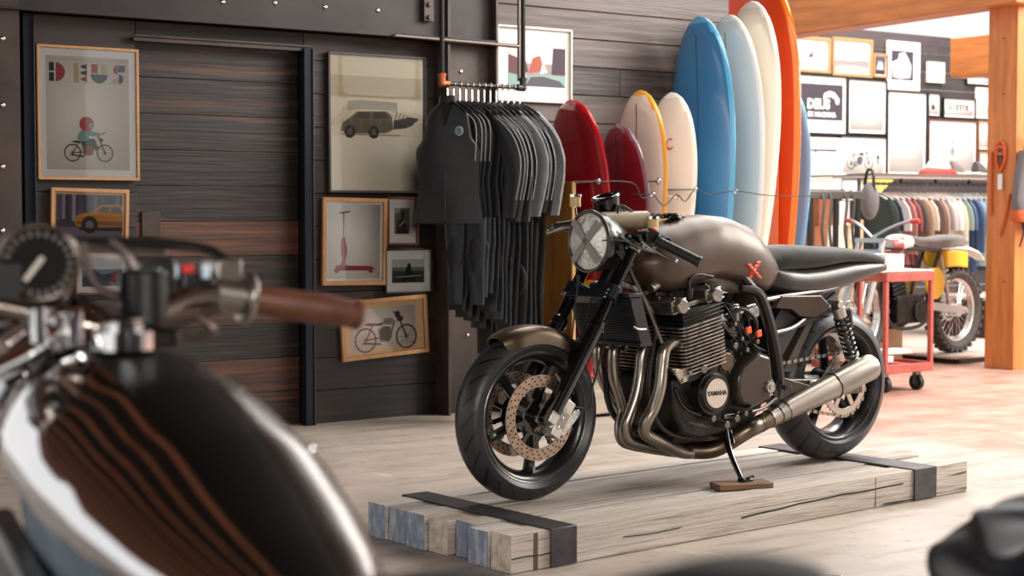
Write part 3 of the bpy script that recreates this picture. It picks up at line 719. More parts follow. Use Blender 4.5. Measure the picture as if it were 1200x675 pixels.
# --- engine
TL = .16
def shear(p): return S(p.x-(p.z-.5)*.12, p.y, p.z+(p.x-.69)*.21)
cb = MB()
core = [shear(S(x, y, z)) for z in (.41, .615) for x, y in ((.60, -.2), (.60, .2), (.785, .2), (.785, -.2))]
cb.add(core, [(0, 3, 2, 1), (4, 5, 6, 7), (0, 1, 5, 4), (1, 2, 6, 5), (2, 3, 7, 6), (3, 0, 4, 7)])
for j in range(14):
    z = .438+j*.0130; o = .018 if j < 10 else .015; rad = .03
    outl = []
    for cx, cy, a0 in ((.785+o-rad, .2+o-rad, 0), (.60-o+rad, .2+o-rad, 90), (.60-o+rad, -.2-o+rad, 180), (.785+o-rad, -.2-o+rad, 270)):
        for q_ in range(5):
            a = math.radians(a0+q_*22.5); outl.append((cx+rad*math.cos(a), cy+rad*math.sin(a)))
    # scallop between the cylinders on the front and rear edges
    lo_ = [shear(S(x, y, z)) for x, y in outl]; hi_ = [shear(S(x, y, z+.0046)) for x, y in outl]
    cb.m = 1; cb.rings([lo_, hi_])
cyl_ = part(cb, 'cylinder_block', [DKALU, mat('machined fin edges', 'b0a99f', .32, .9, c2='7c756c', scale=30)])
ch = MB()
def hbox(x0, x1, y0, y1, z0, z1, mb=ch):
    v = [shear(S(x, y, z)) for z in (z0, z1) for x, y in ((x0, y0), (x0, y1), (x1, y1), (x1, y0))]
    mb.add(v, [(0, 3, 2, 1), (4, 5, 6, 7), (0, 1, 5, 4), (1, 2, 6, 5), (2, 3, 7, 6), (3, 0, 4, 7)])
hbox(.60, .785, -.205, .205, .618, .665)
for j in range(3): hbox(.588, .797, -.215, .215, .626+j*.014, .6295+j*.014)
part(ch, 'cylinder_head', DKALU, bevel=.003, seg=1)
vc = MB(); 
for x0, x1 in ((.565, .64), (.735, .815)):
    hbox(x0, x1, -.19, .19, .665, .712, vc); hbox(x0-.004, x1+.004, -.2, .2, .665, .675, vc)
    for y_ in (-.2, .2):
        cpt = shear(S((x0+x1)/2, y_, .688)); vc.cyl(cpt-S(0, .012, 0), cpt+S(0, .012, 0), .03, .026, n=18)
    for j in range(5):
        p = shear(S((x0+x1)/2, -.16+.08*j, .712)); vc.cyl(p, p+S(0, 0, .008), .008, n=6)
hbox(.64, .735, -.17, .17, .665, .685, vc)
part(vc, 'valve_cover', mat('worn aluminium cam covers', 'a39c92', .3, .9, c2='6f6961', scale=25, bump=.1), bevel=.007, seg=3)
k = MB()
for j in range(4):
    p = shear(S(.69, -.15+.1*j, .69)); k.cyl(p, p+S(0, 0, .04), .013, n=10); k.tube([p+S(0, 0, .04), p+S(0, 0, .07), p+S(.04, 0, .09), p+S(.12, 0, .08)], .006, 6)
explode(part(k, 'spark_plug_lead', RUB), 'spark_plug_lead')
cc_ = MB()                                          # crankcase
pl = [(.56, .40), (.60, .425), (.80, .445), (.86, .43), (.97, .45), (1.03, .43), (1.06, .35), (1.03, .26), (.95, .20), (.70, .175), (.62, .20), (.57, .28)]
cc_.prism([S(x, -.17, z) for x, z in pl], (0, .34, 0)); cc_.box((.78, 0, .17), (.28, .2, .04))
part(cc_, 'crankcase', DKALU, bevel=.012, seg=3)
k = MB(); q = bp(841, 461, .235); qb = S(q.x, .15, q.z)
k.m = 0; k.cyl(qb, S(q.x, .215, q.z), .085, .08, n=40); k.cyl(S(q.x, .215, q.z), S(q.x, .228, q.z), .072, .066, n=40)
k.m = 1; k.cyl(S(q.x, .228, q.z), S(q.x, .232, q.z), .054, n=40)
k.m = 2
M_ = Matrix.Translation(S(q.x, .2325, q.z)) @ Matrix.Rotation(-PI/2, 4, 'X') @ Matrix.Scale(-1, 4, (0, 1, 0)) if False else Matrix(((1, 0, 0, q.x), (0, 0, 1, .2325), (0, 1, 0, q.z), (0, 0, 0, 1)))
text_into(k, 'YAMAHA', .024, M_, .001, .0006)
gc = part(k, 'generator_cover', [mat('black engine cover', '23201f', .32, .5, coat=.2), mat('brushed silver badge', 'c8bfb2', .35, .8), mat('black badge lettering', '111111', .5)], label='round black engine cover with a silver maker badge')
k = MB(); q = bp(851, 424, .2); k.cyl(S(q.x, .14, q.z), S(q.x, .2, q.z), .05, .046, n=30); k.m = 1; k.cyl(S(q.x, .2, q.z), S(q.x, .206, q.z), .036, .033, n=30); k.m = 0
for j in range(5):
    a = j*1.256; k.cyl(S(q.x+.043*math.cos(a), .198, q.z+.043*math.sin(a)), S(q.x+.043*math.cos(a), .205, q.z+.043*math.sin(a)), .006, n=6)
part(k, 'starter_cover', [DKALU, mat('brown anodised cap', '5b4d40', .35, .8)], bevel=.002)
k = MB(); pts = [(862, 442), (868, 428), (890, 412), (902, 416), (906, 450), (902, 470), (885, 480), (868, 476), (862, 462)]
a = [bp(x, y, .2) for x, y in pts]; cx = sum(a, Vector())/len(a)
k.rings([[S(p.x, .14, p.z) for p in a], [S(p.x, .19, p.z) for p in a], [S((cx+(p-cx)*.88).x, .21, (cx+(p-cx)*.88).z) for p in a]])
part(k, 'sprocket_cover', mat('dark brown engine cover', '3b332d', .33, .4, coat=.15), bevel=.006, seg=3)
k = MB(); q = bp(899, 453, .2); k.cyl(S(q.x, .19, q.z), S(q.x, .222, q.z), .026, .022, n=24); k.cyl(S(q.x, .222, q.z), S(q.x, .228, q.z), .012, n=6); part(k, 'pivot_bolt', mat('pale alloy bolt', 'b9b3a8', .35, .8))
k = MB(); pts = [(788, 432), (812, 433), (806, 447), (799, 450)]; a = [bp(x, y, .2) for x, y in pts]; k.prism(a, (0, -.012, 0)); 
for x, y in ((792, 435), (808, 436), (801, 446)): q = bp(x, y, .202); k.cyl(q, q+S(0, .006, 0), .008, n=8)
part(k, 'engine_mount_plate', mat('pale alloy plate', 'b5aa9a', .4, .8), bevel=.002)
k = MB()                                           # bolts, hoses and small castings on the left side
for px, py, r_, l_ in ((822, 445, .012, .02), (860, 490, .014, .02), (868, 484, .01, .03), (830, 490, .012, .03), (819, 432, .016, .03), (832, 440, .008, .02), (858, 405, .012, .02), (866, 397, .008, .02), (872, 410, .009, .02), (858, 380, .008, .02), (884, 400, .009, .02), (846, 497, .014, .03), (878, 474, .01, .02)):
    q = bp(px, py, .19); k.cyl(q-S(0, .03, 0), q+S(0, l_, 0), r_, n=12)
explode(part(k, 'engine_bolt', mat('dull engine bolt', '6e6861', .4, .85), bevel=.002), 'engine_bolt')
k = MB()
for j in range(9):
    p0 = bp(822+6*j, 352+3*(j % 3), .12); p1 = bp(836+5*j, 368+6*(j % 4), .19); p2 = bp(858+3*j, 392+5*(j % 3), .18); p3 = bp(850+6*j, 412+4*(j % 2), .17)
    k.tube([p0, p1, p2, p3], .0055, 6)
k.tube([bp(852, 372, .18), bp(870, 362, .2), bp(885, 375, .2), bp(884, 392, .18), bp(872, 404, .18)], .008, 8)
explode(part(k, 'engine_hose', RUB), 'engine_hose')
k = MB()                                           # carburettors with bright tops
for j in range(4):
    y_ = .155-.103*j; q = bp(868, 368, .16); b0 = S(q.x-.03, y_, q.z-.02)
    k.cyl(b0+S(-.09, 0, .0), b0+S(.05, 0, .02), .026, n=16); k.cyl(b0+S(-.01, 0, -.04), b0+S(-.01, 0, .05), .032, n=18); k.cyl(b0+S(-.01, 0, .05), b0+S(-.01, 0, .06), .027, n=18); k.box(b0+S(-.01, 0, -.055), (.05, .045, .035))
    k.cyl(b0+S(.05, 0, .02), b0+S(.1, 0, .03), .036, n=18)
part(k, 'carburettor', mat('bright and dark carburettor metal', '8d8a86', .2, .95, c2='2a2827', scale=12, lo=.45, hi=.6), bevel=.003, seg=1)
k = MB()
for x, y in ((877, 387), (889, 391)):
    q = bp(x, y, .2); k.box(q, (.026, .012, .026), Matrix.Rotation(-.25, 3, 'Y'))
for o in explode(part(k, 'hose_clip', mat('orange plastic', 'e05a28', .4), bevel=.003), 'hose_clip'): o['label'] = 'orange plastic clip'
k = MB(); q = bp(925, 400, .05); k.prism([bp(915, 362, .12), bp(975, 370, .12), bp(935, 385, .12), bp(905, 440, .12), bp(897, 395, .12)], (0, -.24, 0)); part(k, 'battery_box', mat('matt black box', '141416', .6), bevel=.004)
# --- exhaust
HD = mat('heat tinted titanium header', 'a39a90', .27, .9, c2='857b72', scale=2.5, rv=.03)
paths = [
 (.165, [(798, 403), (788, 402), (779, 410), (776, 430), (773, 455), (766, 478), (757, 495), (756, 508), (775, 519)]),
 (.06, [(764, 408), (756, 407), (752, 418), (750, 440), (745, 465), (738, 485), (733, 500), (736, 515), (752, 521)]),
 (-.06, [(732, 404), (724, 405), (719, 414), (720, 440), (726, 460), (731, 480), (727, 500), (730, 516), (746, 522)]),
 (-.165, [(712, 398), (705, 400), (701, 410), (702, 425), (707, 445), (718, 465), (728, 480), (738, 500), (755, 515)])]
for w_, pp in paths:
    k = MB(); P = []
    for i, (x, y) in enumerate(pp):
        t = i/(len(pp)-1); ww_ = w_*(1-.35*max(0, t-.5)*2); P.append(bp(x, y, ww_))
    k.tube(P, .0235, 16, 6); k.torus(P[0]+(P[1]-P[0])*.3, P[1]-P[0], .024, .006, 16, 6)
    k.tube([P[-1], S(.72, w_*.45, .112), S(.85, w_*.25+.02, .115), S(.93, .06, .14)], .0235, 14)
    part(k, 'header_pipe', HD)
MA, MZ = bp(905, 489, .19), bp(1021, 429, .2); md = (MZ-MA).normalized()
k = MB(); k.tube([S(.74, .05, .115), S(.84, .11, .118), MA-md*.14, MA-md*.08, MA-md*.02], [.030, .031, .033, .0335, .0335], 20, 6)
k.torus(MA-md*.07, md, .031, .004, 20, 6); k.torus(MA-md*.02, md, .033, .004, 20, 6)
part(k, 'collector_pipe', mat('brushed bronze steel', '7d6f60', .32, .95, c2='5e5246', scale=12))
k = MB(); ml = (MZ-MA).length; prm = [(.001, -.02), (.034, -.02), (.033, 0), (.037, .06), (.0375, .08), (.046, .24), (.049, .34), (.0492, .352), (.0505, .36), (.052, ml-.04), (.052, ml-.012), (.049, ml), (.04, ml+.006), (.022, ml+.006), (.02, ml-.06)]
k.lathe(prm, MA, md, 40); part(k, 'muffler', mat('brushed steel muffler', '9c938a', .36, 1, c2='8b827a', scale=2, rv=.03))
k = MB(); k.torus(MA+md*.352, md, .051, .0028, 36, 6); k.torus(MA+md*.07, md, .038, .0025, 28, 6); k.torus(MA+md*.03, md, .036, .0025, 28, 6); k.bar(MA+md*.3+S(0, -.04, 0), bp(975, 425, .12), .02, .006, up=(0, 1, 0)); explode(part(k, 'muffler_band', STEEL), 'muffler_band')
# --- rear wheel
r = MB(); cast_rim(r, RA, .222, .075, 5, .06, .4); rw = part(r, 'rear_wheel', [WBLK], loc=RA, bevel=.0015, seg=1)
t = MB(); tyre(t, RA, .315, .225, .09); sub(t, 'tyre', tyre_mat('rear sport tyre', 22, 30., .085), rw, loc=RA)
d = MB(); disc(d, RA+S(0, -.085, 0), .09, .134, .005); sub(d, 'brake_disc', [DISCM, HOLE], rw)
k = MB(); o_ = RA+S(0, .095, 0); pr = [(.10, -.003), (.125, -.003), (.125, .003), (.10, .003)]; k.lathe(pr, o_, (0, 1, 0), 60, closed=True)
for j in range(42):
    a = 2*PI*j/42; dd = S(math.cos(a), 0, math.sin(a)); k.bar(o_+dd*.124, o_+dd*.132, .008, .005, up=(0, 1, 0), w2=.004)
for j in range(6):
    a = 2*PI*j/6; dd = S(math.cos(a), 0, math.sin(a)); k.bar(o_+dd*.035, o_+dd*.104, .022, .006, up=(0, 1, 0)); k.cyl(o_+dd*.04-S(0, .006, 0), o_+dd*.04+S(0, .008, 0), .008, n=6)
k.torus(o_, (0, 1, 0), .036, .008, 30, 8)
sub(k, 'sprocket', mat('bright sprocket steel', 'b3aca2', .3, 1), rw)
k = MB(); k.cyl(RA-S(0, .13, 0), RA+S(0, .14, 0), .012, n=12); k.cyl(RA+S(0, .125, 0), RA+S(0, .145, 0), .02, n=6); sub(k, 'axle', STEEL, rw)
# --- chain
k = MB(); R1, R2 = .13, .045; c2_ = S(1.0, .095, .36); c1 = S(RA.x, .095, RA.z)
def link(p, dd): 
    k.bar(p-dd*.0085, p+dd*.0085, .013, .0025, up=(0, 1, 0)); 
dirc = (c1-c2_).normalized(); nrm = S(-dirc.z, 0, dirc.x)
for sg in (1, -1):
    a_ = c2_+nrm*R2*sg; b_ = c1+nrm*R1*sg; n_ = int((b_-a_).length/.0165)
    for j in range(n_+1): link(a_+(b_-a_)*j/n_+S(0, .003*((j % 2)*2-1), -.008*math.sin(PI*j/n_) if sg < 0 else 0), (b_-a_).normalized())
a0 = math.atan2(nrm.z, nrm.x)
for j in range(21):
    a = a0-PI*j/20; dd = S(math.cos(a), 0, math.sin(a)); link(c1+dd*R1+S(0, .003*((j % 2)*2-1), 0), S(-dd.z, 0, dd.x))
part(k, 'drive_chain', mat('oily chain steel', '9a9186', .3, .9))
# --- swingarm
k = MB()
for sg in (1, -1):
    a_ = S(1.02, .13*sg, .345); b_ = S(RA.x+.05, .13*sg, RA.z)
    k.bar(a_, b_, .03, .055, up=(0, 0, 1), h2=.045); k.box((RA.x, .13*sg, RA.z), (.11, .034, .07)); k.tube([S(1.12, .12*sg, .32), S(1.3, .12*sg, .27), S(1.45, .125*sg, .29)], .012, 8)
k.cyl(S(1.02, -.16, .345), S(1.02, .16, .345), .028, n=18)
part(k, 'swingarm', mat('brushed dark swingarm', '6f675e', .35, .85, c2='48423d', scale=20), bevel=.004)
k = MB(); k.cyl(S(RA.x-.07, .15, RA.z+.03), S(RA.x-.07, .165, RA.z+.03), .013, n=10); k.cyl(S(1.42, .15, .34), S(1.42, .17, .34), .022, n=16); k.box((1.36, .15, .335), (.09, .02, .03)); part(k, 'chain_adjuster', ALU, bevel=.003)
# inner mudguard
k = MB(); a = [bp(x, y, .06) for x, y in ((942, 378), (952, 372), (925, 437), (914, 436))]; k.prism([S(p.x, .075, p.z) for p in a], (0, -.15, 0)); part(k, 'inner_mudguard', mat('grey brown plastic guard', '4e463f', .45), bevel=.004)
# --- shocks
for sg in (1, -1):
    a_ = bp(981, 357, .15); b_ = bp(1000, 417, .15); a_ = S(a_.x, .15*sg, a_.z); b_ = S(b_.x, .15*sg, b_.z-.02); u = (b_-a_).normalized(); L_ = (b_-a_).length
    k = MB(); k.cyl(a_, a_+u*L_, .012, n=12); k.cyl(a_+u*.01, a_+u*.055, .028, .026, n=20); k.cyl(a_-S(0, .02, 0), a_+S(0, .02, 0), .017, n=14); k.cyl(b_-S(0, .02, 0), b_+S(0, .02, 0), .016, n=14); k.cyl(b_-u*.035, b_-u*.02, .03, n=20)
    sh = part(k, 'shock_absorber', mat('silver shock body', 'bdb8b0', .28, .9), bevel=.002)
    k = MB(); uu, vv = perp(u); N_ = 90; P = []
    for j in range(N_+1):
        t = j/N_; ph = t*2*PI*7.5; P.append(a_+u*(.055+(L_-.09)*t)+(uu*math.cos(ph)+vv*math.sin(ph))*.026)
    k.tube(P, .0052, 6, smooth=False); sub(k, 'shock_spring', mat('black spring', '191919', .3, .3, coat=.3), sh)
    k = MB(); r0 = a_+S(.055, .0, -.02); k.cyl(r0, r0+S(.014, 0, -.075), .021, n=18); k.bar(a_+u*.02, r0+S(.003, 0, -.015), .03, .02, up=(0, 1, 0)); sub(k, 'shock_reservoir', BLK, sh, bevel=.002)
# --- stand, pegs, brackets
k = MB(); a_ = bp(848, 492, .14); m_ = bp(855, 528, .2); f_ = bp(869, 562, .28); f_.z = max(f_.z, .03)
k.tube([a_, m_, f_], [.013, .012, .010], 10); k.tube([a_+S(.02, 0, -.01), m_+S(.02, 0, .02)], .009, 8, smooth=False)
k.box(f_+S(.02, .0, -.004), (.05, .035, .012)); k.tube([f_+S(.01, .01, 0), f_+S(.035, .03, .012)], .006, 6, smooth=False)
k.box(a_+S(0, -.02, .01), (.06, .05, .05)); part(k, 'side_stand', GLOSSBLK, bevel=.003)
k = MB(); q = bp(852, 487, .16); k.box(q, (.06, .04, .018)); k.box(bp(836, 492, .14), (.05, .03, .05)); explode(part(k, 'stand_bracket', ALU, bevel=.003), 'stand_bracket')
for sg in (1, -1):
    k = MB(); g = lambda px, py, w: S(bp(px, py, w).x, w*sg, bp(px, py, w).z)
    k.prism([g(912, 440, .19), g(930, 446, .19), g(950, 452, .19), g(928, 462, .19), g(905, 475, .19)], (0, -.01*sg, 0)); k.tube([g(905, 462, .2), g(880, 478, .21), g(864, 484, .2)], .006, 8); k.ball(g(864, 484, .2), .009, 8, 6)
    k.tube([g(925, 455, .2), g(925, 455, .27)], .012, 10, smooth=False); k.tube([g(910, 466, .2), g(895, 478, .23), g(880, 483, .25)], .007, 8)
    part(k, 'rearset', mat('dark alloy rearset', '45403c', .3, .85), bevel=.003)
# --- chassis underside pipes
k = MB(); k.tube([bp(785, 470, .14), bp(800, 492, .15), bp(830, 500, .15), bp(846, 500, .14)], .02, 12); k.tube([bp(790, 455, .17), bp(803, 478, .17), bp(830, 489, .17)], .009, 8); part(k, 'lower_frame_rail', GLOSSBLK)
# block under the stand
q = f_; wp = P0+BX*q.x+BN*q.y
k = MB(); R = Matrix.Rotation(.35, 3, 'Z')
k.box((0, 0, .010), (.215, .095, .02), None)
o = k.build('wood_block', mat('scrap wood block', '8d6a4c', .7, c2='5c4a3c', scale=6, stretch=(1, 5, 5), bump=.3), loc=(0, 0, 0), bevel=.003)
wb = bpy.data.objects[o.name]; wb.location = (wp.x, wp.y, PT+.0005); wb.rotation_euler.z = BANG-.35; tag(wb, 'small wooden block under the side stand of the brown motorcycle', 'wood block')
# ================================================================ pipe rail with wetsuits
RY_ = 7.1
ra = ony(518, 98, RY_); rb = ony(613, 103, RY_); RZ = (ra.z+rb.z)/2
rail = thing('pipe_clothes_rail', 'black iron pipe rail hung from above with a copper elbow, carrying the wetsuits', 'clothes rail', (ra.x, RY_, 0))
k = MB(); k.cyl((0, 0, RZ), (rb.x-ra.x, 0, RZ), .010, n=12); k.build('rail_pipe', BLK, rail)
for x, cm in ((0, 1), (rb.x-ra.x, 0)):
    k = MB(); k.cyl((x, 0, RZ), (x, 0, 3.4), .0125, n=14); k.build('drop_pipe', mat('black iron pipe', '1b191a', .35, .6), rail)
    k = MB(); k.ball((x, 0, RZ), .02, 12, 8); k.cyl((x, 0, RZ), (x, 0, RZ+.05), .019, n=14); k.cyl((x, 0, RZ+.04), (x, 0, RZ+.052), .023, n=14); k.cyl((x, 0, RZ), (x+(.04 if cm else -.04), 0, RZ), .018, n=14)
    e = k.build('pipe_elbow', mat('copper fitting', 'a4573a', .35, .9) if cm else BLK, rail)
    if cm: e['label'] = 'copper pipe elbow'
# horizontal conduit tied to the drop pipe
a = ony(467, 41, WY-.2); c = ony(613, 47, WY-.2)
k = MB(); k.cyl((a.x, WY-.16, a.z), (c.x+.0, WY-.16, a.z-.01), .011, n=12); k.cyl((c.x, WY-.16, 1.86), (c.x, WY-.16, 3.4), .010, n=12); k.cyl((a.x, WY-.16, a.z), (a.x, WY-.09, a.z), .009, n=8)
o = k.build('conduit', mat('greyed steel conduit', '6b625c', .35, .9)); tag(o, 'thin steel conduit running across the wall above the wetsuits and down the column', 'conduit')
NEO = mat('black neoprene', '0e0f10', .42, c2='0a0b0c', scale=14, bump=.1, sheen=.15)
NEO2 = mat('charcoal neoprene', '1c1f23', .45, c2='14161a', scale=5, bump=.8, sheen=.15)
NEOG = mat('grey neoprene', '8d8d90', .5, c2='77777a', scale=14, bump=.1, sheen=.2)
NEOB = mat('slate blue neoprene', '151c25', .45, c2='10161e', scale=14, bump=.1, sheen=.2)
NEON = mat('navy neoprene', '10141f', .5, c2='0c0f18', scale=14, bump=.1)
SEAM = mat('pale seam tape', '8e9092', .5)
NEOS = mat('shiny textured knee rubber', '101114', .25, bump=.6, scale=60)
def oval(cx, cy, z, hx, hy, n=20, p=2.2, wob=0, ph=0):
    return [Vector((cx+hx*math.copysign(abs(math.cos(t))**(2/p), math.cos(t))*(1+wob*math.sin(3*t+ph)), cy+hy*math.copysign(abs(math.sin(t))**(2/p), math.sin(t)), z)) for t in [2*PI*i/n for i in range(n)]]
def tabloft(mb, tab, n, hx, caps=True, wob=.3, ph=0, lean=0):
    z0, z1 = tab[0][0], tab[-1][0]; tt = [(-a, b, c) for a, b, c in tab]; rs = []
    for i in range(n+1):
        z = z0+(z1-z0)*i/n; cy, hy = interp(tt, -z)
        rs.append(oval(.004*math.sin(z*9+ph)+lean*z, cy, z, hx*(1-.25*abs(math.sin(z*5+ph))), hy, wob=wob, ph=ph+z*6))
    mb.rings(rs, caps)
def suit(name, cat, label, X, leg, slv, cm, sm, lm, pad, hx=.0145, seed=0, group='wetsuits hung in a row on the pipe rail', w=1.0, turn=0):
    rnd = random.Random(seed); r = thing(name, label, cat, (X, RY_-.0, RZ), turn+rnd.uniform(-.02, .02), group); ph = seed*1.3
    k = MB(); tor = [(-.085, 0, .035), (-.10, 0, .055), (-.13, 0, .095), (-.165, 0, .14*w), (-.20, 0, .175*w), (-.25, 0, .195*w), (-.33, 0, .192*w), (-.50, 0, .165*w), (-.66, 0, .185*w), (-.72, 0, .19*w)]
    if not seed-1: tor = [(-.085, 0, .035), (-.10, 0, .055), (-.13, 0, .10), (-.16, 0, .128), (-.22, 0, .138), (-.28, 0, .15), (-.34, 0, .20), (-.45, 0, .19), (-.55, 0, .185), (-.66, 0, .205), (-.72, 0, .215)]
    tabloft(k, tor, 26, hx, ph=ph); b = k.build('torso', cm, r)
    k = MB()
    for sg in ((-1, 1) if slv else (-1,)):
        P = [(-.002, .04*sg, -.09), (0, .12*sg, -.145), (0, .205*sg, -.20), (0, .285*sg, -.28), (0, .326*sg, -.38), (0, .325*sg, -.48), (0, .298*sg, -.60)] if slv else [(-.002, .045*sg, -.095), (0, .11*sg, -.14), (0, .17*sg, -.19), (0, .188*sg, -.26), (0, .18*sg, -.4)]
        k.tube([Vector(p)+Vector((-hx*.85, 0, 0)) for p in P], .0022, 5, 4)
    k.build('seam', SEAM, r)
    if slv:
        for sg in (-1, 1):
            k = MB(); sw = rnd.uniform(-.02, .015); tab = [(-.13, .11*sg, .02), (-.17, .145*sg, .035), (-.22, .185*sg, .055), (-.29, .228*sg, .064), (-.38, .262*sg, .066), (-.48, (.268+sw*.5)*sg, .058), (-.60, (.25+sw)*sg, .048), (-.15-slv+rnd.uniform(-.03, .03), (.235+sw*1.3)*sg, .040)]
            tabloft(k, tab, 18, hx*.92, ph=ph+sg); k.build('sleeve', sm, r)
    if leg:
        for sg in (-1, 1):
            zk = -.72-leg*.42; k = MB(); k.m = 0
            lo_ = -.075 if 1 < seed < 5 else 0; lw = .7 if 1 < seed < 5 else 1
            tab = [(-.69, .095*sg, .094), (-.82, .10*sg, .088), (zk, .10*sg, .075), (-.72-leg*.75, .102*sg, .068), (-.72-leg, .104*sg, .058)]
            tab = [(a_, b_*lw+lo_, c_*lw) for a_, b_, c_ in tab]
            tabloft(k, tab, 18, hx*.95, ph=ph+2*sg); L = k.build('leg', lm, r)
            if pad:
                k = MB(); tt = [(-a, b_, c_) for a, b_, c_ in tab]; rs = []
                for i in range(9):
                    z = zk+.10-.02*i*1.1; cy, hy = interp(tt, -z); u = math.sin(PI*i/8)*.55+.45
                    rs.append(oval(-.002, cy, z, hx*1.12, hy*1.03*u, n=16, wob=0))
                k.rings(rs); k.build('knee_panel', pad, L)
    return r
NS_ = 13; x0 = ra.x+.035; dx = (rb.x-.02-x0)/(NS_-1)
specs = [ # leg length, sleeve length, torso, sleeve, leg materials, pad
 (0, 0, NEO2, None, None, None, 'wetsuit_vest', 'vest', 'sleeveless charcoal neoprene vest with round pale logo, foremost on the pipe rail'),
 (.42, .0, NEO, NEO, NEOB, NEON, 'wetsuit', 'wetsuit', 'sleeveless wetsuit directly behind the neoprene vest, its dark legs showing below it'),
 (.38, .0, NEON, NEO, NEOB, NEON, 'wetsuit', 'wetsuit', 'second dark sleeveless wetsuit behind the neoprene vest'),
 (.36, .0, NEO, NEO, NEO2, None, 'wetsuit', 'wetsuit', 'third sleeveless wetsuit behind the vest, last before the long sleeved ones'),
 (.46, .56, NEO, NEO2, NEO, None, 'wetsuit', 'wetsuit', 'wetsuit with charcoal sleeves, leftmost of the long sleeved ones'),
 (.50, .56, NEO, NEO2, NEOB, NEON, 'wetsuit', 'wetsuit', 'second long sleeved wetsuit from the left on the pipe rail'),
 (.52, .54, NEO2, NEO, NEO2, None, 'wetsuit', 'wetsuit', 'third long sleeved wetsuit from the left, with black sleeves'),
 (.56, .54, NEO, NEO2, NEO2, NEOS, 'wetsuit', 'wetsuit', 'middle wetsuit of the row with shiny black knee pads'),
 (.70, .54, NEO, NEO, NEO, None, 'wetsuit', 'wetsuit', 'all black wetsuit just left of the first grey sleeved one'),
 (.74, .54, NEO, NEOG, NEO2, NEO, 'wetsuit', 'wetsuit', 'black wetsuit with light grey sleeves, left one of the two grey sleeved'),
 (.78, .54, NEO, NEO2, NEO, None, 'wetsuit', 'wetsuit', 'black wetsuit between the two with grey sleeves'),
 (.80, .54, NEO, NEO, NEO2, None, 'wetsuit', 'wetsuit', 'long black wetsuit second from the right end of the pipe rail'),
 (.84, .54, NEO2, NEOG, NEO, NEO, 'wetsuit', 'wetsuit', 'rightmost wetsuit with grey sleeves, beside the red surfboard')]
HOOK = mat('hanger chrome hook', 'd6d2ca', .2, 1)
for i, (leg, slv, cm, smt, lm, pad, nm, cat, lab) in enumerate(specs):
    X = x0+dx*i
    s = suit(nm, cat, lab, X, leg, slv, cm, smt or cm, lm or cm, pad, seed=i+1, hx=.0145 if i else .022, w=1.0, turn=math.radians((24, 19, 15, 12, 16, 13, 10, 8, 6, 12, 9, 7, 11)[i]))
    if i == 0:
        k = MB(); k.prism([(-.024, -.03, -.095), (-.024, .03, -.095), (-.026, .004, -.215), (-.026, -.004, -.215)], (.004, 0, 0)); k.build('open_neck', mat('black lining', '050505', .7), s)
        k = MB(); k.cyl((-.0225, 0, -.16), (-.0225, 0, -.70), .003, n=6); k.build('zip', mat('dark zip', '44464a', .4, .7), s)
        k = MB(); q = Vector((-.026, -.085, -.245)); k.cyl(q, q+Vector((.004, 0, 0)), .024, n=24); k.m = 1; k.torus(q-Vector((.0005, 0, 0)), (1, 0, 0), .017, .002, 20, 5)
        for a in range(3): 
            an = a*PI/3; k.bar(q+Vector((-.0008, math.cos(an)*.015, math.sin(an)*.015)), q-Vector((.0008, math.cos(an)*.015, math.sin(an)*.015)), .002, .003)
        o = k.build('logo', [mat('pale aqua logo', 'a8c4c2', .5), NEO2], s); o['label'] = 'round pale aqua logo'
        k = MB(); k.lathe([(.05, -.10), (.052, -.075), (.046, -.06), (.043, -.062), (.045, -.1)], (0, 0, 0), (0, 0, 1), 24, closed=True)
        k.v = [Vector((v.x*.45, v.y, v.z)) for v in k.v]; k.build('collar', NEO, s)
    h = thing('clothes_hanger', 'hanger hooked over the pipe rail, holding the '+('neoprene vest' if i == 0 else 'wetsuit number %d from the left' % i), 'hanger', (X, RY_, RZ), 0, 'hangers on the pipe rail')
    h['label'] = 'chrome hooked black hanger on the pipe rail holding a neoprene garment'
    k = MB(); P = [Vector((0, .013*math.cos(t), .001+.013*math.sin(t))) for t in [math.radians(a) for a in (-30, 20, 70, 120, 170, 215, 250)]]; P[-1] = Vector((0, 0, -.018))
    k.tube(P+[Vector((0, 0, -.05)), Vector((0, 0, -.088))], .0035, 6); k.build('hook', HOOK, h)
    k = MB(); k.tube([(0, -.17, -.155), (0, -.10, -.118), (0, 0, -.088), (0, .10, -.118), (0, .17, -.155)], .007, 6); k.build('shoulder_bar', BLK, h)
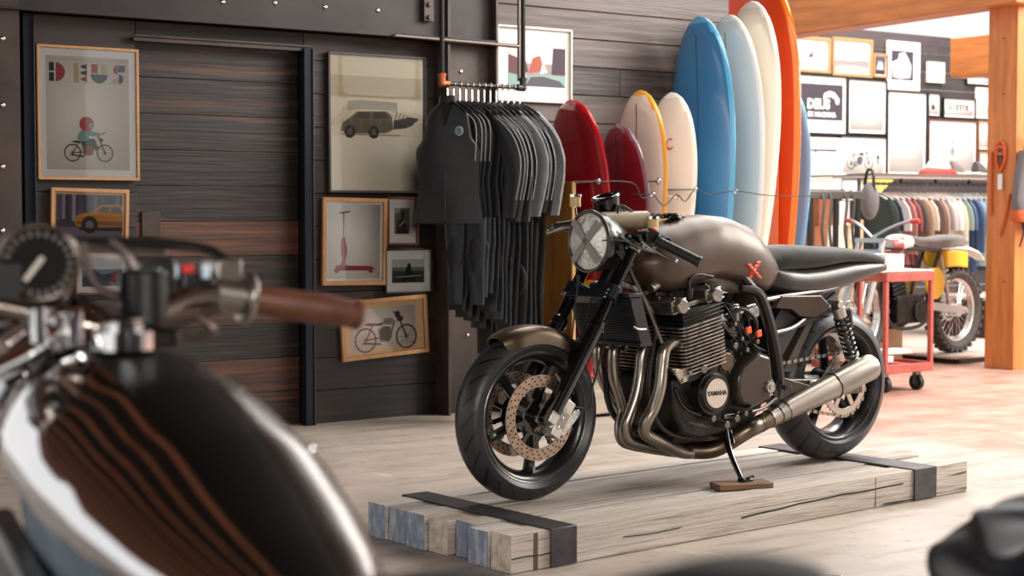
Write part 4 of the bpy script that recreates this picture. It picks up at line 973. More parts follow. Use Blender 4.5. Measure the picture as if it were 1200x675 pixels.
# ================================================================ surfboards in their rack
Y0 = 7.36
def board(label, nose, edge, wid, deck, rail, hips=.36, thick=.065, stringer='5c5a55', y0=Y0, L=None, extra=None, nosew=.75, tz=.17, group='surfboards standing in the rack', dx=0):
    n = ony(nose[0], nose[1], y0-.0); e = ony(edge[0], edge[1], y0-wid/2)
    sl = (n.x-e.x)/(n.z-e.z); z1 = n.z; length = (z1-tz)*math.sqrt(1+sl*sl) if L is None else L
    tilt = math.atan(sl)
    bx = n.x-sl*(z1-tz)+dx
    r = thing('surfboard', label, 'surfboard', (bx, y0, tz), 0, group); r.rotation_euler = (0, tilt, 0)
    NV, NU = 40, 22
    def hw(v):                          # v 0 tail .. 1 nose
        a = max(0.0, 1-((v-(1-hips))/(hips))**2)**.5 if v > 1-hips else 1.0
        if v > 1-hips: a = (1-((v-(1-hips))/hips)**2.3)**(.5 if nosew > .7 else .62)
        else:
            u = (1-hips-v)/(1-hips); a = 1-.62*u**2.0
        return max(.004, wid/2*a)
    def ring(v, mrg=1.0):
        z = v*length; w_ = hw(v)*mrg; t = thick/2*(min(1, (1-v)/.06+.25) if v > .94 else 1)*(min(1, v/.06+.3)); roc = .05*((v-.5)*2)**2*(1 if v > .5 else .5)
        pts = []
        for i in range(NU):
            a = 2*PI*i/NU; c, s = math.cos(a), math.sin(a)
            pts.append(Vector((-roc+t*math.copysign(abs(s)**1.1, s)*-1*(1-.15*abs(c)), w_*math.copysign(abs(c)**.55, c), z)))
        return pts
    k = MB(); rs = [ring(i/NV) for i in range(NV)]+[ring(.9999-.02), ring(.995), ring(.9999)]
    rs.sort(key=lambda q: q[0].z); k.rings(rs)
    # rails get their own colour: faces facing sideways
    n_ = NU
    o = k.build('board', [deck, rail], r, ang=1.0)
    for p in o.data.polygons:
        c = p.center; v = min(1, max(0, c.z/length))
        if len(p.vertices) == 4 and (abs(c.y) > hw(v)-.024 or v > .985): p.material_index = 1
    if stringer:
        k = MB(); prev = None; pts = []
        for i in range(30):
            v = .05+.9*i/29; roc = .05*((v-.5)*2)**2*(1 if v > .5 else .5); pts.append(Vector((-roc-thick/2*(min(1, (1-v)/.06+.25) if v > .94 else 1)-.0006, 0, v*length)))
        for a, b in zip(pts, pts[1:]): k.bar(a, b, .006 if stringer != 'short' else .01, .002, up=(1, 0, 0))
        k.build('stringer', mat('stringer '+stringer, '3c3a38' if stringer == 'short' else stringer, .5), r)
    k = MB()
    for f in ((0,) if wid > .52 else (-1, 0, 1)):
        k.prism([(thick/2-.01, f*wid*.25, .02), (thick/2-.01, f*wid*.25, .13), (thick/2+.05, f*wid*.25, .05), (thick/2+.07, f*wid*.25, .0)], (0, .006, 0))
    k.build('fin', rail, r)
    if extra: extra(r, length, thick, hw)
    return r
def bm(n, c, c2=None, r=.18, sc=1.2): return mat(n, c, r, c2=c2, scale=sc, coat=.6, lo=.3, hi=.7, detail=2)
WHITE = bm('white board rail', 'efe9df')
def roundel(r, L, th, hw):
    k = MB(); q = ony(683, 346, Y0-.14); zz = q.z-.17; k.cyl((-th/2-.003, -.13, zz), (-th/2+.01, -.13, zz), .085, n=28); o = k.build('roundel_print', mat('orange yellow print', 'e09a1c', .4), r); o['label'] = 'orange yellow roundel print'
board('red surfboard standing in the rack beside the hanging wetsuits', (678, 117), (716, 240), .57, bm('red board deck', '8f1019', '7b0d15'), bm('red board rail', 'a8151f'), stringer=None, extra=roundel)
board('small dark maroon surfboard in the rack, right of the red one', (733, 145), (763, 240), .47, bm('maroon board deck', '5d1720', '6f2427'), bm('mauve board rail', '6e4f5a'), stringer='43141b', nosew=.8)
board('cream surfboard with a yellow rail and dark stringer', (758, 107), (783, 220), .50, bm('cream board deck', 'd8c8b8', 'cdbbac'), bm('yellow board rail', 'd9982f'), stringer='4a4038')
def logo(r, L, th, hw):
    k = MB(); z = L*.815; k.torus((-th/2-.012, -.03, z), (1, 0, .05), .03, .009, 24, 6, a0=.5, a1=5.4); k.bar((-th/2-.013, -.03, z+.0), (-th/2-.013, .0, z-.05), .012, .003)
    o = k.build('printed_logo', mat('red print', 'b0313a', .5), r); o['label'] = 'red curled logo print'
board('short off-white surfboard with a small red logo, in front of the blue one', (795, 110), (819, 200), .50, bm('off white board deck', 'ddd0c6', 'd3c6bc'), WHITE, stringer=None, extra=logo)
def arcs(r, L, th, hw):
    k = MB(); P = [Vector((-th/2-.001-.0*abs(t), .27*t, L*(.80-.16*abs(t)**1.6))) for t in [i/10-1 for i in range(21)]]
    for a, b in zip(P, P[1:]): k.bar(a, b, .004, .002, up=(1, 0, 0))
    k.build('resin_line', mat('pale resin line', '7fa6bd', .4), r)
board('tall blue surfboard with a pointed nose and dark stringer', (827, 20), (863, 140), .57, bm('blue board deck', '3f7fae', '346a9a'), bm('sky blue board rail', '58a8cf'), stringer='27506e', thick=.075)
board('pale aqua white surfboard right behind the blue one', (861, 18), (897, 140), .56, bm('aqua white board deck', 'e2dccc', 'c3cbc2', sc=.8), WHITE, stringer='6d6a60', thick=.075)
board('tall white surfboard with a short dark stripe at its nose, beside the orange board', (888, 3), (915, 150), .56, bm('pearl board deck', 'd3cdc4', 'dccdc0', sc=.8), WHITE, stringer=None, thick=.08,
      extra=lambda r, L, th, hw: (lambda k: (k.bar((-th/2-.034, .02, L*.955), (-th/2-.022, .02, L*.91), .012, .003, up=(1, 0, 0)), k.build('nose_stripe', mat('dark stripe', '3c3a38', .5), r)))(MB()))
def sup(r, L, th, hw):
    k = MB(); k.rings([[Vector((-th/2-x, w_*y, L*(.5+.42*z))) for y, z in ((.62, -1), (.75, -.7), (.8, 0), (.75, .6), (.55, .86), (0, .97), (-.55, .86), (-.75, .6), (-.8, 0), (-.75, -.7), (-.62, -1))] for x, w_ in ((-.0, .32), (.008, .31))])
    k.build('deck_pad', bm('orange deck pad', 'e8661f', 'df5c18', r=.4), r, bevel=.002)
OB = board('giant orange paddleboard towering over the white surfboards at the wall end', (886, -48), (939, 110), .80, mat('orange board deck', 'd8430a', .45, c2='c93c08', scale=1.2, spec=.3), bm('orange board rail', 'ee7a1c', r=.2), stringer=None, thick=.11, y0=7.80, L=None, tz=.01, hips=.3, extra=sup, nosew=.6)
board('light blue board peeking out behind the orange paddleboard', (918, 90), (948, 250), .66, bm('light blue board deck', '5cbdf2', '52b4ea'), bm('light blue board rail', '6cc8f8'), stringer=None, thick=.08, y0=8.02, tz=.01)
# rack: plinth, padded dividers with pegs
pl = onz(720, 488); rk = thing('surfboard_rack', 'pale wooden floor plinth with amber divider panels holding the surfboards upright', 'rack', (5.2, pl.y, 0))
k = MB(); k.box((1.15, (WY-pl.y)/2, .085), (2.2, WY-pl.y-.01, .13)); k.m = 1; k.box((1.15, (WY-pl.y)/2+.03, .01), (2.15, WY-pl.y-.08, .02))
k.build('plinth', [mat('pale ply plinth', 'a8998a', .6, c2='93857a', scale=4, stretch=(1, 6, 6)), BLK], rk, bevel=.004)
for i, (px, nr, nm, c) in enumerate(((672, 655, 'amber', '8a5a1c'), (742, 722, 'redbrown', '6e3a2a'))):
    near = ony(px, 300, 7.27); k = MB(); z = ony(px, 213, 7.27).z; xx = near.x-5.2
    k.box((xx, 7.27+.19-pl.y, z/2+.07), (.03, .38, z-.14)); k.m = 1; k.box((xx, 7.27-.004-pl.y, z/2+.07), (.022, .008, z-.14))
    o = k.build('divider_panel', [mat('varnished %s wood' % nm, c, .3, c2='6b4518' if i == 0 else '4e261c', scale=5, stretch=(4, 4, .6), coat=.5), mat('cream edge strip %d' % i, 'd8b07a' if i == 0 else '7c4a35', .4)], rk, bevel=.002)
    k = MB(); k.cyl((xx-.0, 7.27-.0-pl.y, z), (xx, 7.05-pl.y, z), .006, n=10); k.torus((xx, 7.05-pl.y, z), (1, 0, 0), .016, .004, 16, 6); k.build('peg', CHROME, rk)
for px, py in ((765, 228), (793, 230), (815, 222), (862, 224)):
    q = ony(px, py, 7.07); k = MB(); k.torus((q.x-5.2, q.y-pl.y, q.z), (1, 0, 0), .013, .004, 16, 6); k.cyl((q.x-5.2, q.y-pl.y+.012, q.z), (q.x-5.2, WY-pl.y-.01, q.z), .005, n=8); k.build('peg', CHROME, rk)
k = MB(); pts = []
for px, py in ((680, 214), (690, 213), (740, 214), (752, 232), (765, 228), (778, 241), (793, 228), (803, 236), (815, 222), (830, 228), (862, 224), (900, 229), (940, 230), (1000, 226)):
    pts.append(ony(px, py, 7.05-(.03 if px > 860 else 0)))
pts[-1] = Vector((POSTX+.02, 7.3, pts[-2].z)) if False else ony(962, 229, 7.3)
k.tube(pts, .0032, 6); o = k.build('security_cable', RUB); tag(o, 'thin black security cable looped along the front of the surfboards', 'cable')
# ================================================================ framed pictures
class Art:
    def __init__(s, W, H): s.W, s.H, s.mb, s.mats, s.lay = W, H, MB(), [], 0
    def use(s, c, rough=.7):
        m = mat('ink '+c, c, rough)
        if m not in s.mats: s.mats.append(m)
        s.mb.m = s.mats.index(m); s.lay += 1; return -.0008-.00012*s.lay
    def P(s, u, v, y): return Vector(((u-.5)*s.W, y, (v-.5)*s.H))
    def poly(s, c, pts): y = s.use(c); s.mb.poly([s.P(u, v, y) for u, v in pts])
    def rect(s, c, u0, v0, u1, v1): s.poly(c, [(u0, v0), (u1, v0), (u1, v1), (u0, v1)])
    def disc(s, c, u, v, r, a0=0, a1=360, n=20, ry=None):        # r in metres
        y = s.use(c); o = s.P(u, v, y); pts = [o+Vector((r*math.cos(math.radians(a0+(a1-a0)*i/n)), 0, (ry or r)*math.sin(math.radians(a0+(a1-a0)*i/n)))) for i in range(n+(0 if a1-a0 >= 360 else 1))]
        s.mb.poly(pts)
    def ring(s, c, u, v, r, w, n=28):
        y = s.use(c); o = s.P(u, v, y); a = [o+Vector((math.cos(2*PI*i/n), 0, math.sin(2*PI*i/n)))*r for i in range(n)]; b = [o+Vector((math.cos(2*PI*i/n), 0, math.sin(2*PI*i/n)))*(r-w) for i in range(n)]
        s.mb.add(a+b, [(i, (i+1) % n, n+(i+1) % n, n+i) for i in range(n)])
    def line(s, c, pts, w):
        y = s.use(c); Q = [s.P(u, v, y) for u, v in pts]
        for a, b in zip(Q, Q[1:]):
            d = (b-a); 
            if d.length < 1e-6: continue
            n = Vector((-d.z, 0, d.x)).normalized()*w/2; s.mb.add([a-n, b-n, b+n, a+n], [(0, 1, 2, 3)])
    def text(s, c, t, u, v, size, bold=0):
        y = s.use(c); o = s.P(u, v, y); text_into(s.mb, t, size, Matrix(((1, 0, 0, o.x), (0, 0, 1, o.y), (0, 1, 0, o.z), (0, 0, 0, 1))), .00005, bold)
GLZ = glass_mat('picture glass', ior=1.45, rough=.02)
def picture(label, tl, br, Y, fw, fmat, matc, border, art, paper='e9e2d6', tilt=0, glass=True, depth=.025, group=None, inner=None, tr=None, y_off=0):
    ym = (tl[1]+br[1])/2; x0 = ony(tl[0], ym, Y).x; x1 = ony(br[0], ym, Y).x; xm = (x0+x1)/2; pm = (tl[0]+br[0])/2
    z1 = ony(pm, tl[1], Y).z; z0 = ony(pm, br[1], Y).z; W, H = x1-x0, z1-z0
    r = thing('framed_picture', label, 'picture', (xm, Y, (z0+z1)/2), 0, group); r.rotation_euler = (0, math.radians(tilt), 0)
    k = MB()
    for sx, sz in ((0, 1), (0, -1), (1, 0), (-1, 0)):
        if sz: k.prism([(-W/2, 0, sz*H/2), (W/2, 0, sz*H/2), (W/2-fw, 0, sz*(H/2-fw)), (-W/2+fw, 0, sz*(H/2-fw))], (0, -depth, 0))
        else: k.prism([(sx*W/2, 0, -H/2), (sx*W/2, 0, H/2), (sx*(W/2-fw), 0, H/2-fw), (sx*(W/2-fw), 0, -H/2+fw)], (0, -depth, 0))
    k.box((0, -.002, 0), (W-fw*.6, .004, H-fw*.6)); k.build('frame', fmat, r, bevel=.0015, seg=1)
    iw, ih = W-2*fw, H-2*fw
    k = MB(); k.box((0, -.006, 0), (iw, .003, ih)); k.build('mount_board', mat('mount '+matc, matc, .8), r)
    bl, br_, bb, bt = border; pw, ph = iw-(bl+br_), ih-(bb+bt)
    A_ = Art(pw, ph); A_.use(paper); A_.mb.box((0, -.0003, 0), (pw, .001, ph)); art(A_)
    k = A_.mb; k.v = [v+Vector(((bl-br_)/2, -.0082, (bb-bt)/2)) for v in k.v]; k.build('print', A_.mats, r, ang=3)
    if glass: k = MB(); k.box((0, -.018, 0), (iw, .002, ih)); k.build('glass_pane', GLZ, r)
    return r
OAK = mat('pale oak frame', 'b98a5e', .45, c2='a3764c', scale=20, stretch=(1, 1, .3)); DKF = mat('dark grey frame', '3c3734', .4); BKF = mat('black frame', '141212', .4)
BRF = mat('red brown frame', '5b2f26', .4); SLF = mat('silver white frame', 'b3aca4', .35, .5); WHF = mat('cream white frame', 'efe6da', .5)
FY_ = WY-.012
def moto(A_, u, v, s, c='3b3a38', body='55524d', tank='6b5a4c', flip=1, H=None, lw=.0022, helmet=None):
    k = s/A_.W; kv = s/A_.H; X = lambda x: u+x*k*flip; Z = lambda z: v+z*kv
    for x in (-.36, .36): A_.ring(c, X(x), Z(-.12), s*.19, s*.028); A_.disc(body, X(x), Z(-.12), s*.035)
    for x in (-.36, .36):
        for j in range(8):
            a = j*PI/4; A_.line(body, [(X(x), Z(-.12)), (X(x+.165*math.cos(a)*1), Z(-.12+.165*math.sin(a)))], s*.006)
    L = lambda pts, w_, cc=c: A_.line(cc, [(X(a), Z(b)) for a, b in pts], s*w_)
    L([(-.36, -.12), (-.12, -.1), (.05, -.16), (.16, .14)], .022); L([(.36, -.12), (.24, .17), (.2, .25)], .028); L([(-.36, -.12), (-.22, .1), (.15, .13)], .02)
    L([(.2, .24), (.13, .28)], .02); L([(-.1, -.2), (-.42, -.16)], .03)
    A_.poly(tank, [(X(a), Z(b)) for a, b in ((-.06, .1), (-.02, .18), (.1, .19), (.18, .12), (.1, .08))])
    A_.poly(c, [(X(a), Z(b)) for a, b in ((-.4, .12), (-.3, .14), (-.08, .11), (-.06, .08), (-.3, .09))])
    A_.poly(body, [(X(a), Z(b)) for a, b in ((-.12, -.16), (-.14, .02), (-.02, .07), (.08, .05), (.1, -.1), (.04, -.18))])
    A_.disc(c, X(.27), Z(.16), s*.045)
def art_deus(A_):
    k, r_, t, b = '23232b', 'a23a40', 'c2b183', '3d5361'
    v0, v1 = .775, .94; h = v1-v0; vm = (v0+v1)/2; sw = A_.H/A_.W
    R_ = h*A_.H/2; A_.rect(k, .04, v0, .10, vm-.006); A_.rect(k, .04, vm+.006, .10, v1); A_.disc(r_, .12, vm, R_, -90, 90)
    A_.rect(t, .33, v0, .39, v1)
    for i in range(3): A_.poly([t, k, r_][i], [(.39, v1-i*h/3), (.39, v1-i*h/3-h/6), (.39, v1-(i+1)*h/3)]); A_.poly([k, k, r_][i], [(.49, v1-i*h/3), (.405, v1-i*h/3-h/6), (.49, v1-(i+1)*h/3)])
    A_.rect(r_, .54, vm, .62, v1); A_.rect(t, .66, vm, .73, v1); A_.disc(b, .635, vm-.008, R_*.95, 180, 360)
    A_.disc(r_, .86, vm+h*.25, R_*.5, 90, 270); A_.rect(b, .865, vm+h*.12, .95, v1); A_.disc(k, .875, vm-h*.25, R_*.52, -90, 90); A_.poly(t, [(.78, v0), (.87, v0), (.87, v0+h*.35), (.80, v0+h*.2)])
    for q in ((.03, .97), (.03, .77)): A_.line('b9b0a2', [(.03, q[1]), (.97, q[1])], .001)
    moto(A_, .50, .20, .225, c='2c2e36', body='8a5340', tank='33434f')
    A_.poly('7fa3a3', [(.36, .29), (.40, .345), (.50, .35), (.64, .325), (.63, .30), (.50, .30), (.49, .265), (.38, .255)])
    A_.disc('bb4a50', .475, .405, .036); A_.disc('9fb4b4', .53, .39, .014); A_.poly('4c5560', [(.40, .25), (.55, .27), (.62, .20), (.58, .17), (.52, .22), (.42, .21)])
    A_.line('b48668', [(.62, .31), (.70, .335)], .007)
def art_yellowcar(A_):
    A_.rect('3b3346', 0, 0, 1, 1)
    for i in range(9): A_.rect(['52475a', '2d2736', '6a5d70'][i % 3], i/9, .42, i/9+.07, 1)
    A_.rect('8b7f8c', .08, .45, .13, 1); A_.rect('9a8e9a', .24, .4, .28, 1)
    A_.rect('6f6472', 0, 0, 1, .30); A_.rect('4a4150', 0, .26, 1, .31)
    A_.poly('b8762a', [(.28, .34), (.28, .52), (.42, .60), (.55, .62), (.66, .78), (.95, .80), (1, .76), (1, .30), (.5, .27), (.3, .3)])
    A_.poly('2a2430', [(.60, .63), (.68, .73), (.80, .74), (.80, .62)]); A_.poly('2a2430', [(.82, .62), (.82, .74), (.95, .74), (1, .62)])
    A_.poly('d09447', [(.30, .50), (.42, .57), (.55, .6), (1, .58), (1, .54), (.5, .55)]); A_.poly('8a4a24', [(.3, .34), (.3, .40), (1, .42), (1, .32)])
    A_.disc('1b1820', .50, .33, .042); A_.disc('6d6a74', .50, .33, .02); A_.rect('17131c', .34, .2, 1, .26)
def art_bluephoto(A_): A_.rect('c9c9cc', 0, 0, 1, 1); A_.rect('6f8494', 0, 0, 1, .6); A_.poly('3d4a57', [(0, .3), (.3, .62), (.5, .4), (1, .55), (1, 0), (0, 0)]); A_.disc('8b3b33', .8, .3, .02)
def art_woody(A_):
    A_.rect('e6d5b6', 0, 0, 1, 1)
    A_.rect('efe3cb', 0, 0, 1, .4); A_.rect('cdb896', 0, .7, 1, .86)
    c, d = '4b4338', '6e6250'
    A_.poly(d, [(.1, .44), (.12, .5), (.2, .54), (.28, .59), (.6, .6), (.66, .56), (.68, .46), (.6, .43), (.2, .42)])
    A_.poly(c, [(.25, .54), (.3, .585), (.42, .59), (.42, .54)]); A_.poly(c, [(.45, .54), (.45, .59), (.58, .59), (.62, .54)])
    for x in (.2, .46): A_.disc('2d2721', x, .435, .035); A_.disc(d, x, .435, .015)
    for i in range(6): A_.line(c, [(.18, .60+.012*i), (.30, .612+.012*i), (.62, .612+.011*i), (.72, .60+.012*i)], .004)
    A_.poly(c, [(.68, .46), (.68, .53), (.86, .56), (.96, .55), (.88, .49), (.8, .47)])
    for i in range(7): A_.line('3a332b', [(.68+.03*i, .5), (.72+.04*i, .60-.01*i)], .004)
    for i in range(10): A_.line(['8d7e67', '5b5142'][i % 2], [(.12+.05*i, .435), (.12+.05*i, .53)], .003)
    A_.line(d, [(.1, .415), (.75, .415)], .004)
def art_scooter(A_):
    c, d = '93343b', 'b3666a'
    A_.line(c, [(.30, .88), (.30, .5)], .006); A_.line(c, [(.22, .88), (.42, .9)], .008); A_.poly(d, [(.26, .55), (.33, .55), (.37, .38), (.33, .2), (.28, .22), (.25, .4)])
    A_.poly(c, [(.12, .11), (.18, .18), (.85, .17), (.9, .13), (.8, .11)]); A_.poly(d, [(.22, .17), (.3, .26), (.36, .17)]); A_.disc(c, .18, .11, .014); A_.disc(c, .82, .11, .014)
def art_smallphoto(A_): A_.rect('6b655d', 0, 0, 1, 1); A_.poly('2e2b29', [(.1, 0), (.2, .5), (.45, .6), (.4, .8), (.55, .95), (.7, .8), (.6, .55), (.8, .3), (.9, 0)]); A_.rect('a29c93', 0, .8, .35, 1); A_.line('c5bfb5', [(.3, .3), (.7, .5)], .006)
def art_rider(A_): A_.rect('b9bcbc', 0, 0, 1, 1); A_.rect('30322e', 0, 0, 1, .55); A_.rect('6a7068', 0, .5, 1, .66); A_.poly('141413', [(.35, .1), (.42, .55), (.5, .85), (.58, .8), (.6, .5), (.7, .15)]); A_.disc('141413', .38, .2, .02); A_.disc('141413', .66, .2, .02); A_.line('d7d7d2', [(.1, .25), (.9, .3)], .003)
def art_cafe(A_): moto(A_, .52, .42, .36, c='3f3a38', body='7d766d', tank='8f887e', flip=1); A_.line('4d3428', [(.70, .86), (.73, .62)], .02); A_.disc('2a2523', .71, .8, .018)
def art_surfphoto(A_):
    A_.rect('8f7f80', 0, 0, 1, 1); A_.rect('c9bdbd', 0, .55, 1, 1); A_.poly('5b3338', [(0, .2), (0, .75), (.3, .6), (.35, .35)]); A_.poly('3b2c38', [(.75, .3), (.78, .95), (1, .95), (1, .3)]); A_.poly('9c4a37', [(.35, .3), (.42, .68), (.55, .75), (.62, .4)])
    A_.poly('d8d2d2', [(.2, .2), (.25, .5), (.32, .2)]); A_.poly('d8d2d2', [(.55, .3), (.6, .62), (.68, .35)]); A_.poly('7c9b94', [(0, 0), (0, .3), (.3, .22), (.6, .3), (1, .26), (1, 0)]); A_.poly('46454a', [(.3, 0), (.38, .22), (.6, .25), (.9, .15), (1, 0)])
picture('large oak framed poster reading DEUS over a helmeted child on a motorcycle', (42, 55), (161, 211), FY_, .014, OAK, 'f2efec', (.032, .032, .035, .035), art_deus, paper='f4ecdf')
picture('oak framed picture of a yellow car in front of columns', (58, 221), (149, 288), FY_, .018, OAK, 'cfa878', (.012, .012, .012, .012), art_yellowcar, tilt=1.5)
picture('red brown framed photo with white mount, hung under the yellow car picture', (86, 293), (151, 345), FY_, .010, BRF, 'e3ddd6', (.03, .03, .03, .03), art_bluephoto)
picture('large dark framed print of an old car loaded with boards, left of the wetsuits', (383, 64), (497, 226), FY_, .012, DKF, 'efe6d4', (.008, .008, .01, .01), art_woody, paper='cbb995')
picture('oak framed drawing of a red kick scooter', (376, 232), (451, 334), FY_, .022, OAK, 'f2ece4', (.012, .012, .012, .012), art_scooter, paper='f3ede5', tilt=1.0)
picture('small brown framed photo between the scooter drawing and the vest', (452, 231), (488, 287), FY_, .010, BRF, 'f0e9df', (.04, .04, .05, .05), art_smallphoto)
picture('small black framed photo of a rider, under the brown framed one', (449, 291), (505, 344), FY_, .010, BKF, 'f1ede5', (.04, .04, .05, .05), art_rider)
picture('oak framed drawing of a cafe racer, lowest picture on the dark wall', (398, 349), (499, 418), FY_, .022, OAK, 'e6bf92', (.05, .05, .03, .03), art_cafe, paper='f3eadd', tilt=-3)
picture('silver framed colourful photo behind the right pipe of the clothes rail', (580, 32), (668, 120), FY_, .012, SLF, 'd8d2cb', (.075, .03, .08, .09), art_surfphoto, glass=False)
# ---- pictures on the far shop wall
SYF = SY-.012
def blob(A_): A_.rect('3c3440', .0, .0, 1, 1); A_.poly('efe9e6', [(.08, .1), (.05, .6), (.3, .7), (.35, .9), (.6, .95), (.75, .75), (.9, .5), (.85, .1), (.4, .05)])
def kangaroo(A_): A_.poly('b57f90', [(.42, .35), (.48, .6), (.55, .75), (.62, .6), (.66, .4), (.55, .45)]); A_.disc('3a2530', .52, .45, .02); A_.line('c98f9a', [(.4, .3), (.65, .3)], .006)
def dunes(A_): A_.rect('efebe8', 0, 0, 1, 1); A_.poly('8d8282', [(0, 0), (0, .38), (.2, .42), (.5, .38), (.8, .44), (1, .42), (1, 0)]); A_.poly('a79c9a', [(0, .0), (0, .2), (.5, .25), (1, .18), (1, 0)])
def tinycity(A_): A_.rect('4f4a52', 0, 0, 1, 1); A_.poly('e7e3e2', [(.2, .3), (.4, .75), (.7, .7), (.8, .3)]); A_.rect('26232a', 0, 0, 1, .2)
def deusx(A_):
    A_.rect('3b343d', 0, 0, 1, 1); A_.text('ece8e6', 'DEUS', .42, .43, .125, .006); A_.text('ece8e6', 'EX MACHINA', .5, .15, .062, .003); A_.poly('d9ced0', [(.52, .6), (.55, .75), (.68, .82), (.8, .78), (.92, .6), (.9, .45), (.84, .45), (.8, .6), (.7, .66), (.62, .62)])
def blank(A_): A_.line('d8d2cf', [(.3, .2), (.6, .22)], .006); A_.line('dcd6d2', [(.4, .12), (.75, .14)], .005); A_.disc('d5cfcc', .55, .45, .012)
def bigtext(A_): A_.text('e0dbd8', 'DEUS', .5, .40, .09); A_.line('dcd7d4', [(.2, .2), (.8, .21)], .006); A_.line('b9b4b2', [(.85, .62), (.85, .7)], .006)
def chalk(A_): A_.line('5c5557', [(-.05, .98), (1.05, 1.0)], .025); A_.line('5c5557', [(.5, .9), (.5, 1.0)], .03); A_.disc('d6bcc0', .45, .7, .012)
def bicycle(A_): moto(A_, .42, .45, .34, c='2e2b2d', body='55515a', tank='4c484c'); A_.line('3b3a3e', [(.86, .3), (.86, .75)], .012); A_.disc('3b3a3e', .86, .5, .02)
def tinyred(A_): A_.line('c0604c', [(.6, .9), (.45, .45)], .012); A_.disc('4a3434', .42, .38, .03)
def rowprint(A_):
    for i in range(6): A_.rect(['8a6a5c', 'b98a72', '5d5558'][i % 3], .16+.115*i, .35, .24+.115*i, .68)
    A_.line('3d3638', [(.35, .74), (.85, .7)], .012)
def tower(A_): A_.line('a9a3a3', [(.5, .25), (.5, .75)], .012); A_.line('a9a3a3', [(.3, .25), (.7, .25)], .01); A_.disc('bdb7b7', .5, .75, .03)
def smallmark(A_): A_.disc('7c787c', .5, .62, .022); A_.poly('8f8b8e', [(.44, .4), (.5, .6), (.56, .42), (.5, .3)])
def mini(A_): A_.line('c9c4c2', [(.35, .6), (.65, .6)], .01)
E6 = (.03,)*4
for lab, tl, br, fw, fm_, mc, bd, art in (
 ('oak framed print of a small pink animal, beside the orange paddleboard', (925, 43), (972, 85), .03, OAK, 'f3efeb', E6, kangaroo),
 ('oak framed grey dune photo, under the rafter on the shop wall', (974, 45), (1021, 90), .03, OAK, 'f3efeb', (.01,)*4, dunes),
 ('tiny oak framed photo right of the dune photo', (1022, 63), (1039, 91), .02, OAK, 'efe9e6', (.01,)*4, tinycity),
 ('cream framed print of a white bear shape on dark ground', (1038, 49), (1076, 106), .02, WHF, 'f3efec', (.05, .06, .08, .07), blob),
 ('black framed print reading DEUS EX MACHINA', (925, 87), (992, 158), .02, BKF, 'f5f1ee', (.12, .04, .12, .07), deusx),
 ('plain pale print in a dark frame right of the lettered one', (992, 93), (1038, 158), .015, BKF, 'f6f2ef', E6, blank),
 ('tallest framed print on the shop wall, nearly blank', (1038, 107), (1085, 207), .015, BKF, 'f6f2ef', E6, bigtext),
 ('cream framed sheet with a dark line along its top, lowest beside the orange board', (925, 161), (984, 222), .03, WHF, 'f6e9e2', (.05, .05, .03, .09), chalk),
 ('black framed line drawing of a bicycle', (983, 160), (1038, 208), .012, BKF, 'f6f2ef', E6, bicycle),
 ('small white framed print high on the bare part of the shop wall', (1085, 73), (1105, 97), .015, WHF, 'f3efec', E6, mini),
 ('narrow framed print of a red and black mark', (1086, 109), (1101, 137), .012, BKF, 'f3efec', (.015,)*4, tinyred),
 ('wide framed print of a row of small brown figures', (1104, 115), (1142, 139), .012, BKF, 'f3efec', (.02,)*4, rowprint),
 ('tall white framed print of a pale tower near the post', (1142, 103), (1160, 139), .012, WHF, 'f3efec', (.015,)*4, tower),
 ('large red brown framed print with a small grey mark, above the red cap', (1086, 140), (1144, 206), .02, BRF, 'f6f2ef', E6, smallmark),
 ('white framed print right of the large red brown one', (1145, 142), (1160, 176), .012, OAK, 'f6f2ef', (.015,)*4, mini),
 ('small oak framed print lowest beside the post', (1146, 178), (1161, 205), .012, OAK, 'f3efec', (.015,)*4, mini),
 ('small framed sheet tucked under the short timber by the post', (1131, 89), (1160, 100), .012, BKF, 'f6f2ef', (.015,)*4, mini),
 ('dark framed card low behind the steel display rack', (984, 209), (1013, 236), .012, BKF, 'f3efec', (.015,)*4, mini)):
    picture(lab, tl, br, SYF, fw, fm_, mc, bd, art, paper='f5f1ee', glass=False, group=None)
# ================================================================ shop room beyond the opening
def shirt_mesh(seed):
    rnd = random.Random(seed); k = MB(); ph = seed*1.1; L_ = rnd.uniform(.66, .78)
    tab = [(-.075, 0, .03), (-.09, 0, .07), (-.12, 0, .15), (-.16, 0, .205), (-.22, 0, .215), (-.35, 0, .20), (-L_, 0, .23)]
    tabloft(k, tab, 14, .016, ph=ph, wob=.25); kk = MB()
    for sg in (-1, 1):
        tabloft(kk, [(-.14, .19*sg, .03), (-.2, .225*sg, .055), (-.3, .25*sg, .06), (-.4 if seed % 3 else -.6, .26*sg, .05)], 8, .014, ph=ph)
    return k, kk
RYS = 9.55; p0 = ony(1012, 217, RYS); p1 = ony(1172, 217, RYS); RZS = ony(1085, 216, RYS).z
rr = thing('garment_rail', 'long steel garment rail with a white shelf above, full of shirts', 'clothes rail', (p0.x, RYS, 0))
k = MB(); k.cyl((0, 0, RZS), (p1.x-p0.x+.8, 0, RZS), .012, n=10); k.build('rail_tube', STEEL, rr)
k = MB(); zt = ony(1085, 208, RYS).z; k.box(((p1.x-p0.x)/2+.4, .1, zt), (p1.x-p0.x+.9, .42, .03)); k.build('shelf_board', mat('white painted shelf', 'cfc8c2', .5), rr, bevel=.003)
k = MB(); k.box(((p1.x-p0.x)/2+.4, .0, zt+.02), (p1.x-p0.x+.9, .3, .012)); k.build('shelf_mat', mat('dark grey mat', '6d6763', .6), rr)
